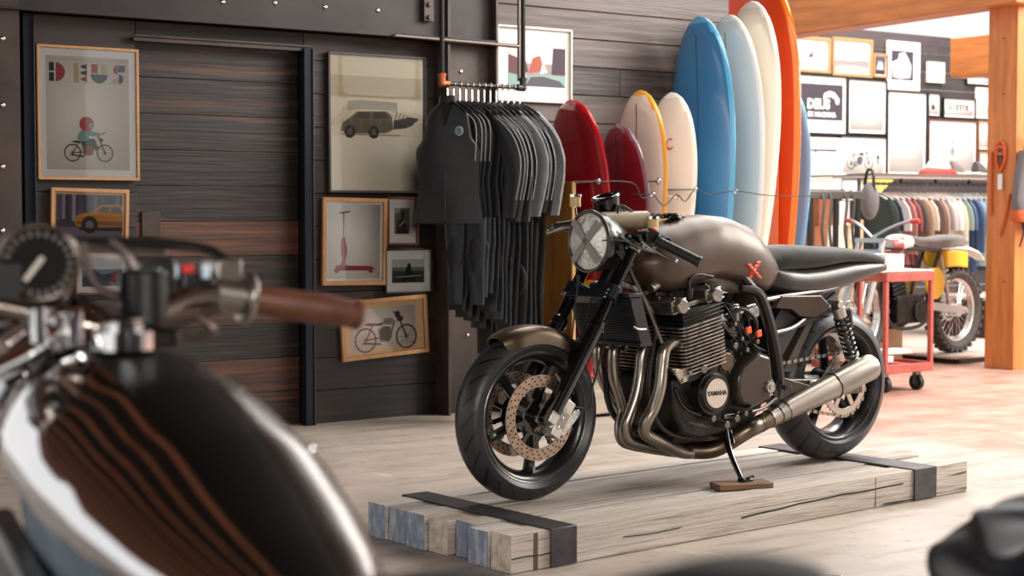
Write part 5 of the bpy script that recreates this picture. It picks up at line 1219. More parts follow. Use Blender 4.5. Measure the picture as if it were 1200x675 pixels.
for i in range(5):
    x = .02+(p1.x-p0.x)*i/4
    k = MB(); k.box((x, 0, (RZS+zt)/2), (.02, .02, zt-RZS)); k.build('bracket', BLK, rr)
for x in (.0, p1.x-p0.x+.7):
    k = MB(); k.cyl((x, 0.05, .0605), (x, 0.05, zt), .018, n=10); k.build('upright', STEEL, rr)
cols = [('dark green', '39443f'), ('navy', '2a3347'), ('white', 'd9d5d1'), ('dusty pink', 'a8706f'), ('brick red', '8d4a4a'), ('charcoal', '4a4548'), ('tan', 'a88a72'), ('cream', 'd8cdbb'), ('brown', '6e5a50'), ('rose beige', 'b89488'),
        ('pale grey', 'b5b3b5'), ('white', 'e0dcd8'), ('cream', 'dad2c2'), ('sage', '8e9a8c'), ('steel blue', '56708f'), ('denim', '44597a'), ('light blue', '8ba4bf'), ('mint grey', 'a8b8ae'), ('slate blue', '4e627c'), ('navy', '2f3d58'), ('denim', '4a6183'), ('dusty blue', '6d86a3'), ('dark denim', '33435c'), ('light denim', '7b95b2')]
NSH = len(cols)
meshes = {}
cnt = {}
for i, (cn, c) in enumerate(cols):
    X = p0.x+.10+(p1.x-p0.x-.12)*i/(NSH-1); k, kk = shirt_mesh(i)
    cnt[cn] = cnt.get(cn, 0)+1
    prev = cols[i-1][0] if i else None; nxt = cols[i+1][0] if i < NSH-1 else None
    lab = '%s shirt on the garment rail, %s' % (cn, ('between the %s and the %s one' % (prev, nxt)) if prev and nxt else ('at its left end' if not prev else 'at its right end by the post'))
    r = thing('shirt', lab, 'shirt', (X, RYS, RZS), random.uniform(-.06, .06), 'shirts hanging on the shop rail')
    m = mat('cotton '+c, c, .85, c2=None, bump=.1, scale=30)
    k.build('shirt_body', m, r); explode(kk.build('sleeve', m, r), 'sleeve')
    h = thing('clothes_hanger', 'white shop hanger on the garment rail holding a shirt', 'hanger', (X, RYS, RZS), 0, 'hangers on the shop garment rail')
    k = MB(); k.tube([(0, .014, 0), (0, .0, .016), (0, -.014, 0), (0, -.004, -.02), (0, 0, -.08)], .003, 5); k.build('hook', STEEL, h)
    k = MB(); k.tube([(0, -.17, -.13), (0, 0, -.078), (0, .17, -.13)], .008, 5); k.build('shoulder_bar', WHITE, h)
# things on the shelf
q = ony(1097, 203, RYS); zs = zt+.03
cap = thing('brimmed_cap', 'red brimmed white cap lying on the shelf over the shirts', 'cap', (q.x, RYS-.02, zs))
k = MB(); k.ball((0, 0, .0), (.21, .13, .07), 20, 12, zmin=-.1); k.build('cap_brim', mat('red felt', 'b8302a', .7), cap)
k = MB(); k.ball((0, 0, .03), (.13, .10, .11), 20, 12, zmin=-.1); k.build('cap_crown', mat('cream knit', 'e2dccb', .8, bump=.2, scale=40), cap)
q = ony(1111, 203, RYS); 
for px, lab, cc in ((1110, 'grey shoe standing on the shelf beside the cap', '77716d'), (1118, 'darker low shoe at the end of the shelf items', '55504e')):
    q = ony(px, 203, RYS); s = thing('shoe', lab, 'shoe', (q.x+(.10 if px < 1114 else .33), RYS-.02, zs), .3)
    k = MB(); rs = []
    for i in range(10):
        t = i/9; L2 = .24*t; w_ = .035+.012*math.sin(PI*t); hh = (.10 if t < .35 else .10-.07*(t-.35)/.65)
        rs.append([Vector((L2-.12, w_*math.cos(a), .02+max(0, math.sin(a))*hh)) for a in [2*PI*j/14 for j in range(14)]])
    k.rings(rs); k.build('shoe_upper', mat('shoe '+cc, cc, .7), s); k = MB(); k.box((0, 0, .011), (.25, .085, .022)); k.build('sole', WHITE, s, bevel=.006)
# low plinth slab and dark cabinet under the shirts
e0 = onz(1097, 416, .06)
t = MB(); t.box((e0.x+2.6, 9.4, .05), (5.2, 3.1, .02)); t.m = 1; t.box((e0.x+2.66, 9.4, .02), (5.1, 3.0, .04))
o = t.build('display_plinth', [mat('pale plinth edge', 'b3a197', .6), BLK], bevel=.003); tag(o, 'low pale edged display floor under the yellow dirt bike', 'plinth')
c0 = ony(1128, 400, 9.05)
t = thing('storage_bench', 'dark red brown storage bench with a pale top under the shirts', 'bench', (c0.x, 8.72, .0605))
k = MB(); k.box((1.6, .32, .16), (3.2, .58, .32)); k.build('bench_body', mat('dark red brown boards', '452a26', .6, c2='2c1b19', scale=4), t, bevel=.005)
k = MB(); k.box((1.6, .32, .335), (3.3, .64, .03)); k.build('bench_top', mat('pale bench top', 'c4b4a6', .5), t, bevel=.004)
# ---- red trolley
g = onz(1037, 462); ca = 0.0
RED = mat('salmon red enamel', 'b0564a', .5, c2='96443a', scale=12)
cart = thing('trolley', 'red steel workshop trolley with papers, behind the rear wheel', 'trolley', (g.x, g.y, 0), 0)
CW, CD, H1, H0 = .44, .62, .72, .15
for x in (.012, CW-.012):
    for y in (.012, CD-.012):
        k = MB(); k.box((x, y, (H0+H1)/2), (.028, .028, H1-H0+.02)); k.build('leg', RED, cart, bevel=.003)
for z, nm in ((H1, 'top_tray'), (H0, 'bottom_tray')):
    k = MB(); k.box((CW/2, CD/2, z), (CW, CD, .012)); 
    for a, b_, c_, d_ in ((CW/2, 0, CW, .012), (CW/2, CD, CW, .012)): k.box((a, b_, z), (c_, d_, .055))
    for a in (0, CW): k.box((a, CD/2, z), (.012, CD, .055))
    k.build(nm, RED, cart, bevel=.003)
for x in (.06, CW-.08):
    for y in (.06, CD-.06):
        k = MB(); k.cyl((x-.015, y, .05), (x+.015, y, .05), .05, n=24); k.m = 1; k.cyl((x-.017, y, .05), (x+.017, y, .05), .022, n=16); k.box((x, y, .11), (.04, .03, .03)); k.box((x+.02, y, .08), (.005, .03, .07)); k.box((x-.02, y, .08), (.005, .03, .07)); k.build('caster', [RUB, STEEL], cart)
k = MB(); k.box((CW/2, CD/2+.02, H1+.035), (CW*1.12, CD*1.0, .012)); o = k.build('cloth', mat('pale folded cloth', 'c9bfb8', .8, bump=.3, scale=20), None, bevel=.004, loc=(0, 0, 0)); o.location = (g.x, g.y, 0); tag(o, 'pale cloth spread over the top of the red trolley', 'cloth')
PAP = mat('white paper', 'e2ddd8', .7)
def boxthing(nm, lab, cat, c, d, m, rz=0, group=None, lid=None):
    t = thing(nm, lab, cat, (c[0], c[1], c[2]), rz, group); k = MB(); k.box((0, 0, d[2]/2), d); k.build('carton', m, t, bevel=.003)
    k = MB(); k.box((0, 0, d[2]+.0005), (d[0]*.96, .05, .001)); k.build('tape', mat('packing tape', 'b69a72', .3), t)
    if lid:
        k = MB(); k.box((-d[0]*.2, -d[1]/2-.0006, d[2]*.55), (d[0]*.35, .001, d[2]*.35)); k.build('sticker', PAP, t)
    return t
pp = [(.12, .2, .0), (.22, .36, .1), (.3, .2, -.2)]
for i, (x, y, a) in enumerate(pp):
    k = MB(); k.box((0, 0, .018), (.22, .16, .036-.006*i)); o = k.build('paper_stack', PAP, bevel=.002); o.location = (g.x+x-.02, g.y+y, H0+.03 if i else H0+.03); o.rotation_euler.z = a
    tag(o, ['front', 'rear', 'right'][i]+' stack of white papers on the lower tray of the red trolley', 'papers')
    if i == 2: o.location.z += .04
k = MB(); k.box((0, 0, .05), (.17, .2, .1)); o = k.build('white_box', PAP, bevel=.003); o.location = (g.x+.10, g.y+.12, H1+.042); tag(o, 'white box on top of the red trolley beside the black seat', 'box')
CARD = mat('brown cardboard', 'a8673f', .8, c2='97593a', scale=10); CARD2 = mat('light cardboard', 'cfae8a', .8, c2='c29f7b', scale=10); CARD3 = mat('cream carton', 'e0d2be', .8)
b0 = ony(1068, 420, 8.5)
boxthing('cardboard_box', 'brown cardboard box on the floor behind the red trolley', 'box', (b0.x-.5, 8.45, .0), (.35, .3, .3), CARD2, .1)
# ---- counter with boxes and steel display rack behind the black seat
cx = ony(960, 300, 8.9); t = thing('shop_counter', 'cream shop counter behind the black motorcycle seat', 'counter', (cx.x-.3, 8.9, 0))
cz = ony(985, 295, 8.9).z
k = MB(); k.box((.42, .4, cz/2-.02), (1.0, .8, cz-.04)); k.build('counter_body', mat('cream counter side', 'cdbda9', .7), t, bevel=.004)
k = MB(); k.box((.42, .4, cz-.015), (1.04, .84, .03)); k.build('counter_top', mat('pale counter top', 'd8ccbc', .5), t, bevel=.004)
def cb_(lab, pl_, pr_, pt_, m, Y, z0=None, lid=None):
    a = ony(pl_, pt_, Y); c = ony(pr_, pt_, Y); z0 = cz if z0 is None else z0
    return boxthing('cardboard_box', lab, 'box', ((a.x+c.x)/2, Y+.12, z0+.001), (c.x-a.x, .24, a.z-z0), m, 0, None, lid)
ztop = ony(970, 265, 9.0).z
cb_('orange brown cardboard box low on the counter, nearest the blue board', 955, 969, 265, CARD, 9.0)
cb_('cream carton on the counter with a printed sticker', 970, 992, 264, CARD3, 9.0, lid=1)
cb_('pale carton right of the cream one on the counter', 994, 1012, 258, CARD2, 9.02, lid=1)
cb_('orange brown cardboard box standing on the two lower cartons', 960, 982, 232, CARD, 9.0, z0=ztop+.003)
cb_('white carton on the cartons, right of the orange brown box', 984, 996, 236, PAP, 9.0, z0=ztop+.005)
a = ony(944, 231, 8.55); c = ony(1006, 226, 8.55)
t = thing('display_rack', 'black steel display rack with belts hanging from it, behind the black seat', 'rack', (a.x, 8.55, 0))
RW = c.x-a.x; zr = (a.z+c.z)/2
for nm, y in (('top_rail', -.02), ('top_rail', .2)):
    k = MB(); k.box((RW/2, y, zr), (RW+.04, .05, .06)); k.build(nm, mat('grey steel tube', '6f6a66', .4, .8), t, bevel=.006)
for x in (.03, RW-.03):
    for y in (-.02, .2): k = MB(); k.box((x, y, (zr-.03)/2), (.035, .035, zr-.03)); k.build('post', mat('dark steel tube', '3a3532', .4, .7), t, bevel=.004)
for i, x in enumerate((.12, .20, RW-.2, RW-.12)):
    k = MB(); P = [(0, 0, .035), (.012, -.03, -.05), (-.014, -.035, -.25), (.016, -.03, -.42), (0, -.03, -.55)]
    k.tube([Vector(p) for p in P], .016, 8, 5, flat=((0, 1, 0), .35)); k.torus((0, -.03, -.57), (0, 1, 0), .02, .004, 14, 6)
    o = k.build('leather_belt', mat('dark grey leather', '3f3b39', .5)); o.location = (a.x+x, 8.55-.03, zr); tag(o, ['leftmost', 'second from left', 'second from right', 'rightmost'][i]+' dark belt hanging from the steel display rack', 'belt', 'belts on the display rack')
# dark backpack and yellow pennant by the shirts
q = ony(1019, 240, 8.9); bk = thing('backpack', 'dark grey backpack hung between the steel rack and the shirts', 'bag', (q.x, 8.9, q.z))
k = MB(); k.ball((0, 0, .03), (.08, .07, .15), 18, 14); k.build('bag_body', mat('grey canvas', '6d686a', .8, bump=.3, scale=30), bk)
k = MB(); k.tube([(0, -.05, .1), (0, -.03, .26), (0, .03, .26), (0, .05, .1)], .012, 8); k.build('bag_strap', BLK, bk)
k = MB(); k.cyl((q.x, 8.9, q.z+.235), (q.x, 9.6, q.z+.235), .006, n=8); o = k.build('coat_hook', STEEL); tag(o, 'steel arm that carries the dark grey backpack', 'hook')
k = MB(); a = ony(1010, 204, SY-.03); b_ = ony(1050, 208, SY-.03); c = ony(1016, 242, SY-.03); k.prism([a, b_, c], (0, .012, 0)); o = k.build('pennant', mat('soft yellow felt', 'e0c868', .8)); tag(o, 'soft yellow pennant on the shop wall left of the shirts', 'pennant')
# ---- wooden post: hanging bag and clamp
q = ony(1195, 178, POSTY-.02); bg_ = thing('shoulder_bag', 'grey and orange shoulder bag hanging on the wooden post', 'bag', (q.x+.05, POSTY-.07, 0))
zt_ = ony(1195, 176, POSTY-.07).z; zb_ = ony(1195, 256, POSTY-.07).z
k = MB(); H_ = zt_-zb_
k.rings([oval(0, 0, zb_+H_*t, .17*(w_), .055, n=20, p=3) for t, w_ in ((0, .8), (.05, .95), (.3, 1), (.6, .85), (.85, .65), (1, .5))]); k.build('bag_body', mat('grey felt', '6a6768', .9, bump=.2, scale=40), bg_)
k = MB(); k.rings([oval(0, 0, zb_+H_*t, .175*w_, .06, n=20, p=3) for t, w_ in ((-.05, .8), (0, .95), (.12, 1.0))]); k.build('bag_base', mat('orange leather', 'c4602c', .5), bg_)
k = MB(); k.tube([(-.06, 0, zt_-.02), (-.03, 0, zt_+.10), (.03, 0, zt_+.10), (.06, 0, zt_-.02)], .01, 8)
for x in (-.12, -.05, .03): k.tube([(x, -.03, zb_-.01), (x+.02, -.03, zb_-.1), (x-.01, -.02, zb_-.2)], .007, 6)
k.ball((-.09, -.03, zb_-.05), .022, 10, 8); k.build('bag_strap', BLK, bg_)
q = onx(1172, 180, POSTX-.02)
cl = thing('hand_clamp', 'orange hand clamp with a white tag hanging on the side of the wooden post', 'clamp', (POSTX-.015, q.y, q.z))
k = MB(); k.tube([(0, -.035, .05), (0, 0, .085), (0, .035, .05), (0, .035, -.05), (0, .02, -.1), (0, .0, -.13)], .012, 8); k.tube([(0, -.035, .05), (0, -.035, -.05), (0, .0, -.13)], .012, 8); k.torus((0, 0, .02), (1, 0, 0), .03, .012, 20, 8); k.build('clamp_frame', mat('orange enamel', 'c65a2c', .4), cl)
k = MB(); k.cyl((0, 0, .06), (0, 0, -.08), .008, n=8); k.ball((0, 0, -.01), .018, 10, 8); k.build('clamp_screw', STEEL, cl)
k = MB(); k.box((-.002, -.0, -.2), (.004, .04, .11)); k.tube([(0, 0, -.13), (0, 0, -.15)], .002, 5, smooth=False); k.build('tag', PAP, cl)
k = MB(); P = [onx(1166, 196, POSTX-.02), onx(1163, 230, POSTX-.02), onx(1160, 262, POSTX-.02)]; k.tube([Vector((POSTX-.012, POSTY+.2, z)) for z in (1.55, 1.4, 1.25, 1.1)], .009, 8); k.tube([Vector((POSTX-.012, POSTY+.04, 1.25)), Vector((POSTX-.012, POSTY+.07, 1.1)), Vector((POSTX-.012, POSTY+.12, .95))], .009, 8)
o = k.build('webbing_strap', mat('orange webbing', 'b85c2e', .6)); tag(o, 'orange webbing straps hanging below the clamp on the wooden post', 'strap')
# ---- yellow dirt bike
w0 = onz(1117, 413, .06); dz = .06
WB = 1.25
db = thing('dirt_bike', 'yellow and white off-road motorcycle with knobbly tyre, behind the red trolley', 'motorcycle', (w0.x, w0.y, dz), PI+.12)
# local +x points forward (to the left in the photo), y is the far side
def knob(nm, x, R, rimr):
    k = MB(); k.lathe([(rimr, -.03), (R-.05, -.055), (R-.018, -.045), (R-.012, 0), (R-.018, .045), (R-.05, .055), (rimr, .03)], (x, 0, R), (0, 1, 0), 48, closed=True)
    n = 30
    for j in range(n):
        a = 2*PI*j/n
        for y, da, wy in ((-.042, 0, .03), (0, .5, .032), (.042, 0, .03)):
            aa = a+da*2*PI/n; d = Vector((math.cos(aa), 0, math.sin(aa))); c = Vector((x, y, R))+d*(R-.013); k.bar(c-d*.012, c+d*.012, .028, wy, up=(0, 1, 0))
    return k.build(nm, mat('dusty knobbly rubber', '4a4441', .8, c2='39342f', scale=20), db)
def spoked(nm, x, R, rimr):
    k = MB(); k.lathe([(rimr-.012, -.022), (rimr+.004, -.03), (rimr+.004, .03), (rimr-.012, .022)], (x, 0, R), (0, 1, 0), 48, closed=True)
    for j in range(32):
        a = 2*PI*j/32; b = a+(.5 if j % 2 else -.5); s_ = .03 if (j//2) % 2 else -.03
        k.cyl((x+.03*math.cos(b), s_, R+.03*math.sin(b)), (x+(rimr-.01)*math.cos(a), 0, R+(rimr-.01)*math.sin(a)), .0022, n=4)
    k.cyl((x, -.05, R), (x, .05, R), .05, n=20); k.torus((x, -.045, R), (0, 1, 0), .08, .008, 30, 6); return k.build(nm, mat('bright spoked rim', 'c9c5c0', .25, .95), db)
knob('rear_tyre', 0, .325, .235); spoked('rear_wheel', 0, .325, .235); knob('front_tyre', WB, .35, .27); spoked('front_wheel', WB, .35, .27)
YEL = mat('yellow plastic', 'e2b21a', .4); SIL = mat('silver swingarm', 'b9b4ae', .3, .9)
k = MB()
for y in (-.09, .09): k.bar((0, y, .325), (.5, y, .38), .03, .05, h2=.06)
k.cyl((0, -.11, .325), (0, .11, .325), .018, n=10); k.build('swingarm', SIL, db)
k = MB()
for y in (-.08, .08): k.cyl((.18, y, .35), (.30, y, .74), .014, n=10); k.torus((.24, y, .55), (.3, 0, 1), .028, .006, 16, 6); k.torus((.25, y, .59), (.3, 0, 1), .028, .006, 16, 6); k.torus((.262, y, .63), (.3, 0, 1), .028, .006, 16, 6)
k.build('shock_absorber', SIL, db)
k = MB(); k.rings([[Vector((x, y*w_, z+q_)) for y, q_ in ((-1, -.012), (-.8, .006), (0, .016), (.8, .006), (1, -.012), (.8, -.012), (-.8, -.012))] for x, z, w_ in ((.30, .80, .09), (.1, .80, .085), (-.1, .79, .08), (-.25, .755, .065), (-.36, .70, .035))]); k.build('rear_fender', mat('white plastic fender', 'dedbd8', .4), db)
k = MB(); k.rings([[Vector((x, y*w_, z+q_*h_)) for y, q_ in ((-1, -.5), (-1, .2), (-.7, .5), (.7, .5), (1, .2), (1, -.5))] for x, z, w_, h_ in ((-.12, .83, .05, .03), (.0, .85, .08, .08), (.15, .845, .09, .09), (.35, .83, .09, .08), (.55, .84, .075, .08), (.72, .88, .05, .05))]); k.build('seat', mat('grey vinyl seat', '77706d', .6, c2='67605d', scale=10), db, bevel=.008)
k = MB(); k.cyl((.44, -.13, .54), (.44, -.115, .54), .115, n=28); k.cyl((.44, .115, .54), (.44, .13, .54), .115, n=28); explode(k.build('number_plate', YEL, db), 'number_plate')
k = MB(); k.rings([[Vector((x, y*w_, z)) for y in (-1, 1)]+[Vector((x, y*w_, z-.12)) for y in (1, -1)] for x, z, w_ in ((-.08, .76, .07), (.1, .775, .1), (.25, .77, .1))]); k.build('side_panel', YEL, db, bevel=.01)
k = MB(); k.rings([oval(0, 0, 0, 1, 1)] and [[Vector((x, w_*math.cos(a), z+h_*math.sin(a))) for a in [2*PI*j/16 for j in range(16)]] for x, z, w_, h_ in ((.60, .84, .05, .04), (.66, .84, .09, .06), (.78, .83, .10, .07), (.86, .82, .06, .05))]); k.build('fuel_tank', mat('red and white tank', 'c9463c', .4, c2='e2dcd6', scale=6, lo=.48, hi=.5), db)
k = MB()
for y in (-.1, .1):
    k.cyl((WB, y, .35), (1.06, y, .86), .024, n=12)
k.box((1.09, 0, .78), (.06, .24, .03)); k.box((1.06, 0, .86), (.06, .24, .03)); k.build('front_fork', SIL, db)
k = MB()
for y in (-.07, .07): k.tube([(1.02, y*.3, .82), (.8, y, .8), (.3, y, .78)], .015, 8); k.tube([(1.02, y*.3, .78), (1.0, y, .5), (.9, y, .25), (.5, y, .25), (.45, y, .5), (.3, y, .78)], .014, 8)
k.build('frame', mat('dark grey frame tube', '3d3a39', .4, .5), db)
k = MB(); k.box((.72, 0, .36), (.34, .22, .2)); k.cyl((.62, -.13, .34), (.62, .13, .34), .08, n=24); k.bar((.8, 0, .42), (.87, 0, .68), .16, .16)
for j in range(7): k.bar((.81+.01*j, 0, .46+.03*j), (.812+.01*j, 0, .468+.03*j), .2, .2)
k.build('engine', DKALU, db, bevel=.006)
k = MB(); k.tube([(.86, -.05, .6), (.98, -.09, .55), (.9, -.12, .3), (.6, -.13, .3), (.3, -.13, .36), (-.05, -.13, .42)], [.02, .02, .02, .025, .04, .035], 12); k.build('exhaust', SIL, db)
k = MB(); k.tube([(1.05, 0, .88), (1.0, -.12, .95), (.96, -.22, .99), (.93, -.3, 1.0)], .011, 8); k.tube([(1.05, 0, .88), (1.0, .12, .95), (.96, .22, .99), (.93, .3, 1.0)], .011, 8); hbb = k.build('handlebar', SIL, db)
for sg in (-1, 1):
    k = MB(); k.cyl((.945, .25*sg, .995), (.93, .31*sg, 1.0), .017, n=12); o = k.build('grip', mat('red grip', 'c2413a', .5), hbb)
# ================================================================ blurred motorcycle in front
def fg(x, d, z=0): return Vector((x*RX+d*FX, x*RY+d*FY, z))     # right, ahead -> world
H_ang = math.atan2(-.55*RY+.835*FY, -.55*RX+.835*FX)
FO = fg(-.53, 1.97)
fgb = thing('motorcycle', 'chrome tanked motorcycle with brown grips, cut off in the blurred left foreground', 'motorcycle', (FO.x, FO.y, 0), H_ang)
# local: x forward, y left; helper takes (f, r, z)
G = lambda f, r, z: Vector((f, -r, z))
FCH = mat('polished tank chrome', 'cfcfd2', .06, 1); FBK = mat('black lacquer', '050505', .5, spec=.2)
def fpart(mb, nm, m, **k): return mb.build(nm, m, fgb, **k)
# tank: sections back along -f
tk = MB(); rs = []; prof2 = [(.02, .965, .80, .05), (.08, .985, .74, .10), (.18, .985, .70, .145), (.30, .960, .68, .152), (.42, .92, .68, .145), (.52, .875, .69, .126), (.60, .84, .70, .10), (.66, .81, .72, .07), (.69, .795, .74, .04)]
N2 = 34; MM = 48
for i in range(N2+1):
    f = .02+.67*i/N2; zt, zb, hw = interp(prof2, f); zc = zb+(zt-zb)*.56; ring = []
    for j in range(MM):
        a = 2*PI*j/MM; c_, s_ = math.cos(a), math.sin(a); kx = 1.0 if s_ > .05 else (1-.15*min(1, (.05-s_)/.14)); ring.append(G(-f, kx*hw*math.copysign(abs(c_)**.85, c_), zc+((zt-zc) if s_ > 0 else (zc-zb))*math.copysign(abs(s_)**.85, s_)))
    rs.append(ring)
tk.rings(rs); o = fpart(tk, 'fuel_tank', [FCH, FBK, mat('blue grey sky reflection', '8fa3b5', .25, coat=.4), mat('brown wall reflection', '4c4541', .22, .9)], ang=1.3)
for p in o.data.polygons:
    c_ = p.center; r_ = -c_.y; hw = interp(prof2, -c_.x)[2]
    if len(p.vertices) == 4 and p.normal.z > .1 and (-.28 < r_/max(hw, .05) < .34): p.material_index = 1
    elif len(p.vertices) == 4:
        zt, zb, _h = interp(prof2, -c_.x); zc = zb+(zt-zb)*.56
        if c_.z < zc+.004: p.material_index = 2 if r_ < 0 else 3  # lower left flank: blue-grey sky reflection painted onto the chrome
        elif r_ > 0: p.material_index = 3  # right flank: reflection of the brown wall painted in as dark metal
k = MB()
for f, r_ in ((.22, .128), (.40, .145)):
    zt, zb, hw = interp(prof2, f); k.ball(G(-f, hw*.80, zb+(zt-zb)*.56+(zt-zb)*.44*.66), .006, 10, 6)
explode(fpart(k, 'tank_screw', CHROME), 'tank_screw')
k = MB(); k.cyl(G(-.17, 0, .985), G(-.17, 0, 1.005), .034, n=24); k.cyl(G(-.17, 0, 1.005), G(-.17, 0, 1.015), .022, n=20); fpart(k, 'fuel_cap', CHROME)
# knee panel: black side cover below the chrome
k = MB(); k.rings([[G(-.05, -.09, .80), G(-.05, -.09, .70), G(-.45, -.15, .62), G(-.5, -.15, .74)], [G(-.05, -.13, .80), G(-.05, -.13, .70), G(-.45, -.18, .62), G(-.5, -.175, .74)]]); fpart(k, 'side_cover', BLK, bevel=.01)
# gauges
def gauge(px, py, d, R):
    q = atd(px, py, d)-FO; f = q.x*math.cos(H_ang)+q.y*math.sin(H_ang); l = -q.x*math.sin(H_ang)+q.y*math.cos(H_ang); c_ = Vector((f, l, q.z))
    tocam = Vector((-FO.x, -FO.y, CH-q.z)); ax = Vector((tocam.x*math.cos(H_ang)+tocam.y*math.sin(H_ang), -tocam.x*math.sin(H_ang)+tocam.y*math.cos(H_ang), tocam.z)).normalized()
    ax = (ax+Vector((0, 0, .25))).normalized()
    k = MB(); k.lathe([(R*.96, 0), (R, -.01), (R*.95, -.06), (R*.6, -.09), (.001, -.092)], c_, ax, 36); g_ = fpart(k, 'gauge', BLK)
    k = MB(); k.torus(c_, ax, R*.97, R*.075, 40, 8); k.build('gauge_bezel', mat('warm chrome bezel', 'b0a49c', .2, 1), g_)
    k = MB(); k.cyl(c_-ax*.012, c_-ax*.008, R*.92, n=36); k.m = 1; u, v = perp(ax)
    for j in range(24):
        a = j*PI/12; d_ = u*math.cos(a)+v*math.sin(a); k.bar(c_-ax*.0075+d_*R*.72, c_-ax*.0075+d_*R*.86, .002, .001, up=ax)
    k.build('gauge_face', [mat('black dial', '0d0a09', .6, spec=.1), mat('dial marks', '8a8078', .6)], g_)
    k = MB(); wd = Vector((0, 0, 1)); sd = ax.cross(wd).normalized(); up_ = sd.cross(ax).normalized(); dd = (-sd*-.62+up_*.78)
    rt = Vector((-math.sin(-0), -1, 0)); rt = (rt-ax*rt.dot(ax)).normalized(); dd = rt*.62+up_.normalized()*(.78 if up_.z > 0 else -.78)
    k.bar(c_-ax*.006-dd*R*.55, c_-ax*.006+dd*R*.18, .006, .002, up=ax); k.build('needle', mat('pale needle', 'b7aea5', .5), g_)
    return c_
gc_ = gauge(45, 307, 1.92, .046)
gauge(-70, 300, 1.86, .046)
def loc(px, py, d):
    q = atd(px, py, d)-FO; return Vector((q.x*math.cos(H_ang)+q.y*math.sin(H_ang), -q.x*math.sin(H_ang)+q.y*math.cos(H_ang), q.z))
# handlebar: from the clamp to the brown grip on the right, mirrored on the left
gi_, go_ = loc(292, 350, 2.08), loc(414, 368, 2.15)
cl_ = Vector((-.02, 0, 1.03))
k = MB(); k.tube([cl_, loc(110, 385, 1.9), loc(170, 372, 1.97), loc(225, 345, 2.02), gi_, gi_+(go_-gi_)*.5], .0115, 12)
mir = lambda p: Vector((p.x, -p.y, p.z))
k.tube([cl_, mir(loc(110, 385, 1.9)), mir(loc(225, 345, 2.02)), mir(gi_), mir(gi_+(go_-gi_)*.5)], .0115, 12)
hb_ = fpart(k, 'handlebar', mat('worn chrome bar', '9a918a', .2, 1))
for fn in (lambda p: p, mir):
    k = MB(); a, c_ = fn(gi_), fn(go_); k.tube([a, a+(c_-a)*.3, a+(c_-a)*.7, c_], [.0165, .0195, .021, .018], 16); k.cyl(c_, c_+(c_-a).normalized()*.008, .020, n=16); k.build('grip', mat('brown leather grip', '5f3523', .5, c2='4b2919', scale=20, bump=.2), hb_)
    k = MB(); u = (c_-a).normalized(); k.cyl(a-u*.05, a-u*.004, .023, n=18); k.torus(a-u*.004, u, .026, .008, 24, 8); k.box(a-u*.03+Vector((.015, 0, .02)), (.05, .035, .05)); k.build('throttle_housing', mat('worn cast alloy', '8e8780', .3, .9), hb_, bevel=.003)
    k = MB(); k.box(a-u*.075, (.04, .045, .045)); k.box(a-u*.13+Vector((0, 0, -.002)), (.05, .05, .07)); k.build('switch_housing', BLK, hb_, bevel=.004)
k = MB(); q = loc(219, 320, 2.03); k.box(q, (.012, .015, .022)); o = k.build('kill_switch', mat('bright red switch', 'c8281f', .4), hb_, bevel=.003)
k = MB()
for px in (203, 240): q = loc(px, 318, 2.02); k.box(q, (.012, .010, .018))
explode(k.build('switch_cap', mat('pale switch cap', 'bcd0dc', .3), hb_, bevel=.002), 'switch_cap')
k = MB(); q = loc(168, 345, 1.98); k.cyl(q+Vector((0, 0, -.035)), q+Vector((0, 0, .028)), .030, n=24); k.m = 1; k.cyl(q+Vector((0, 0, .028)), q+Vector((0, 0, .032)), .022, n=20); o = k.build('brake_reservoir', [BLK, mat('dull cap metal', '7c8078', .3, .8)], hb_, bevel=.002)
k = MB(); k.tube([loc(265, 305, 2.12), loc(240, 292, 2.14), loc(180, 285, 2.16), loc(130, 283, 2.16), loc(90, 281, 2.16)], [.006, .007, .008, .006, .004], 10); k.build('brake_lever', mat('dark lever', '2c2b2b', .3, .6), hb_)
k = MB(); k.tube([loc(195, 290, 2.2), loc(120, 287, 2.2), loc(90, 284, 2.2)], [.012, .010, .007], 8); k.build('lever_tip', mat('pale lever alloy', '8f8680', .3, .9), hb_)
k = MB()
for pts in (((95, 285), (110, 330), (140, 350), (160, 345)), ((130, 283), (150, 300), (160, 320)), ((60, 355), (130, 365), (200, 380), (260, 360)), ((0, 425), (60, 390), (110, 372), (150, 375)), ((230, 370), (250, 385), (236, 395), (215, 390))):
    k.tube([loc(x, y, 1.97) for x, y in pts], .006, 8)
fpart(k, 'control_cable', mat('brownish cable sheath', '4a3c36', .35, .3))
k = MB(); k.tube([loc(-20, 440, 1.75), loc(30, 415, 1.8), loc(70, 385, 1.85)], .014, 12); k.tube([loc(0, 410, 1.8), loc(60, 375, 1.88), loc(120, 372, 1.95)], .012, 10); fpart(k, 'bar_clamp_arm', CHROME)
k = MB()
for px, py, d, r_ in ((128, 425, 1.86, .022), (118, 412, 1.86, .012), (165, 418, 1.9, .012), (88, 380, 1.86, .010), (68, 385, 1.84, .009), (180, 428, 1.95, .010), (45, 375, 1.8, .009)):
    q = loc(px, py, d); k.cyl(q+Vector((0, 0, -.025)), q+Vector((0, 0, .012)), r_, n=18); k.ball(q+Vector((0, 0, .012)), (r_*.8, r_*.8, r_*.4), 14, 8)
fpart(k, 'top_yoke_nut', CHROME)
k = MB(); k.box((.0, 0, .985), (.10, .24, .03)); k.box((-.02, 0, .93), (.08, .10, .12)); fpart(k, 'top_yoke', mat('dark yoke casting', '231f1d', .35, .5), bevel=.01)
k = MB()
for y in (-.1, .1): k.cyl((.02, y, 1.0), (.34, y, .3), .02, n=14)
fpart(k, 'fork_leg', CHROME)
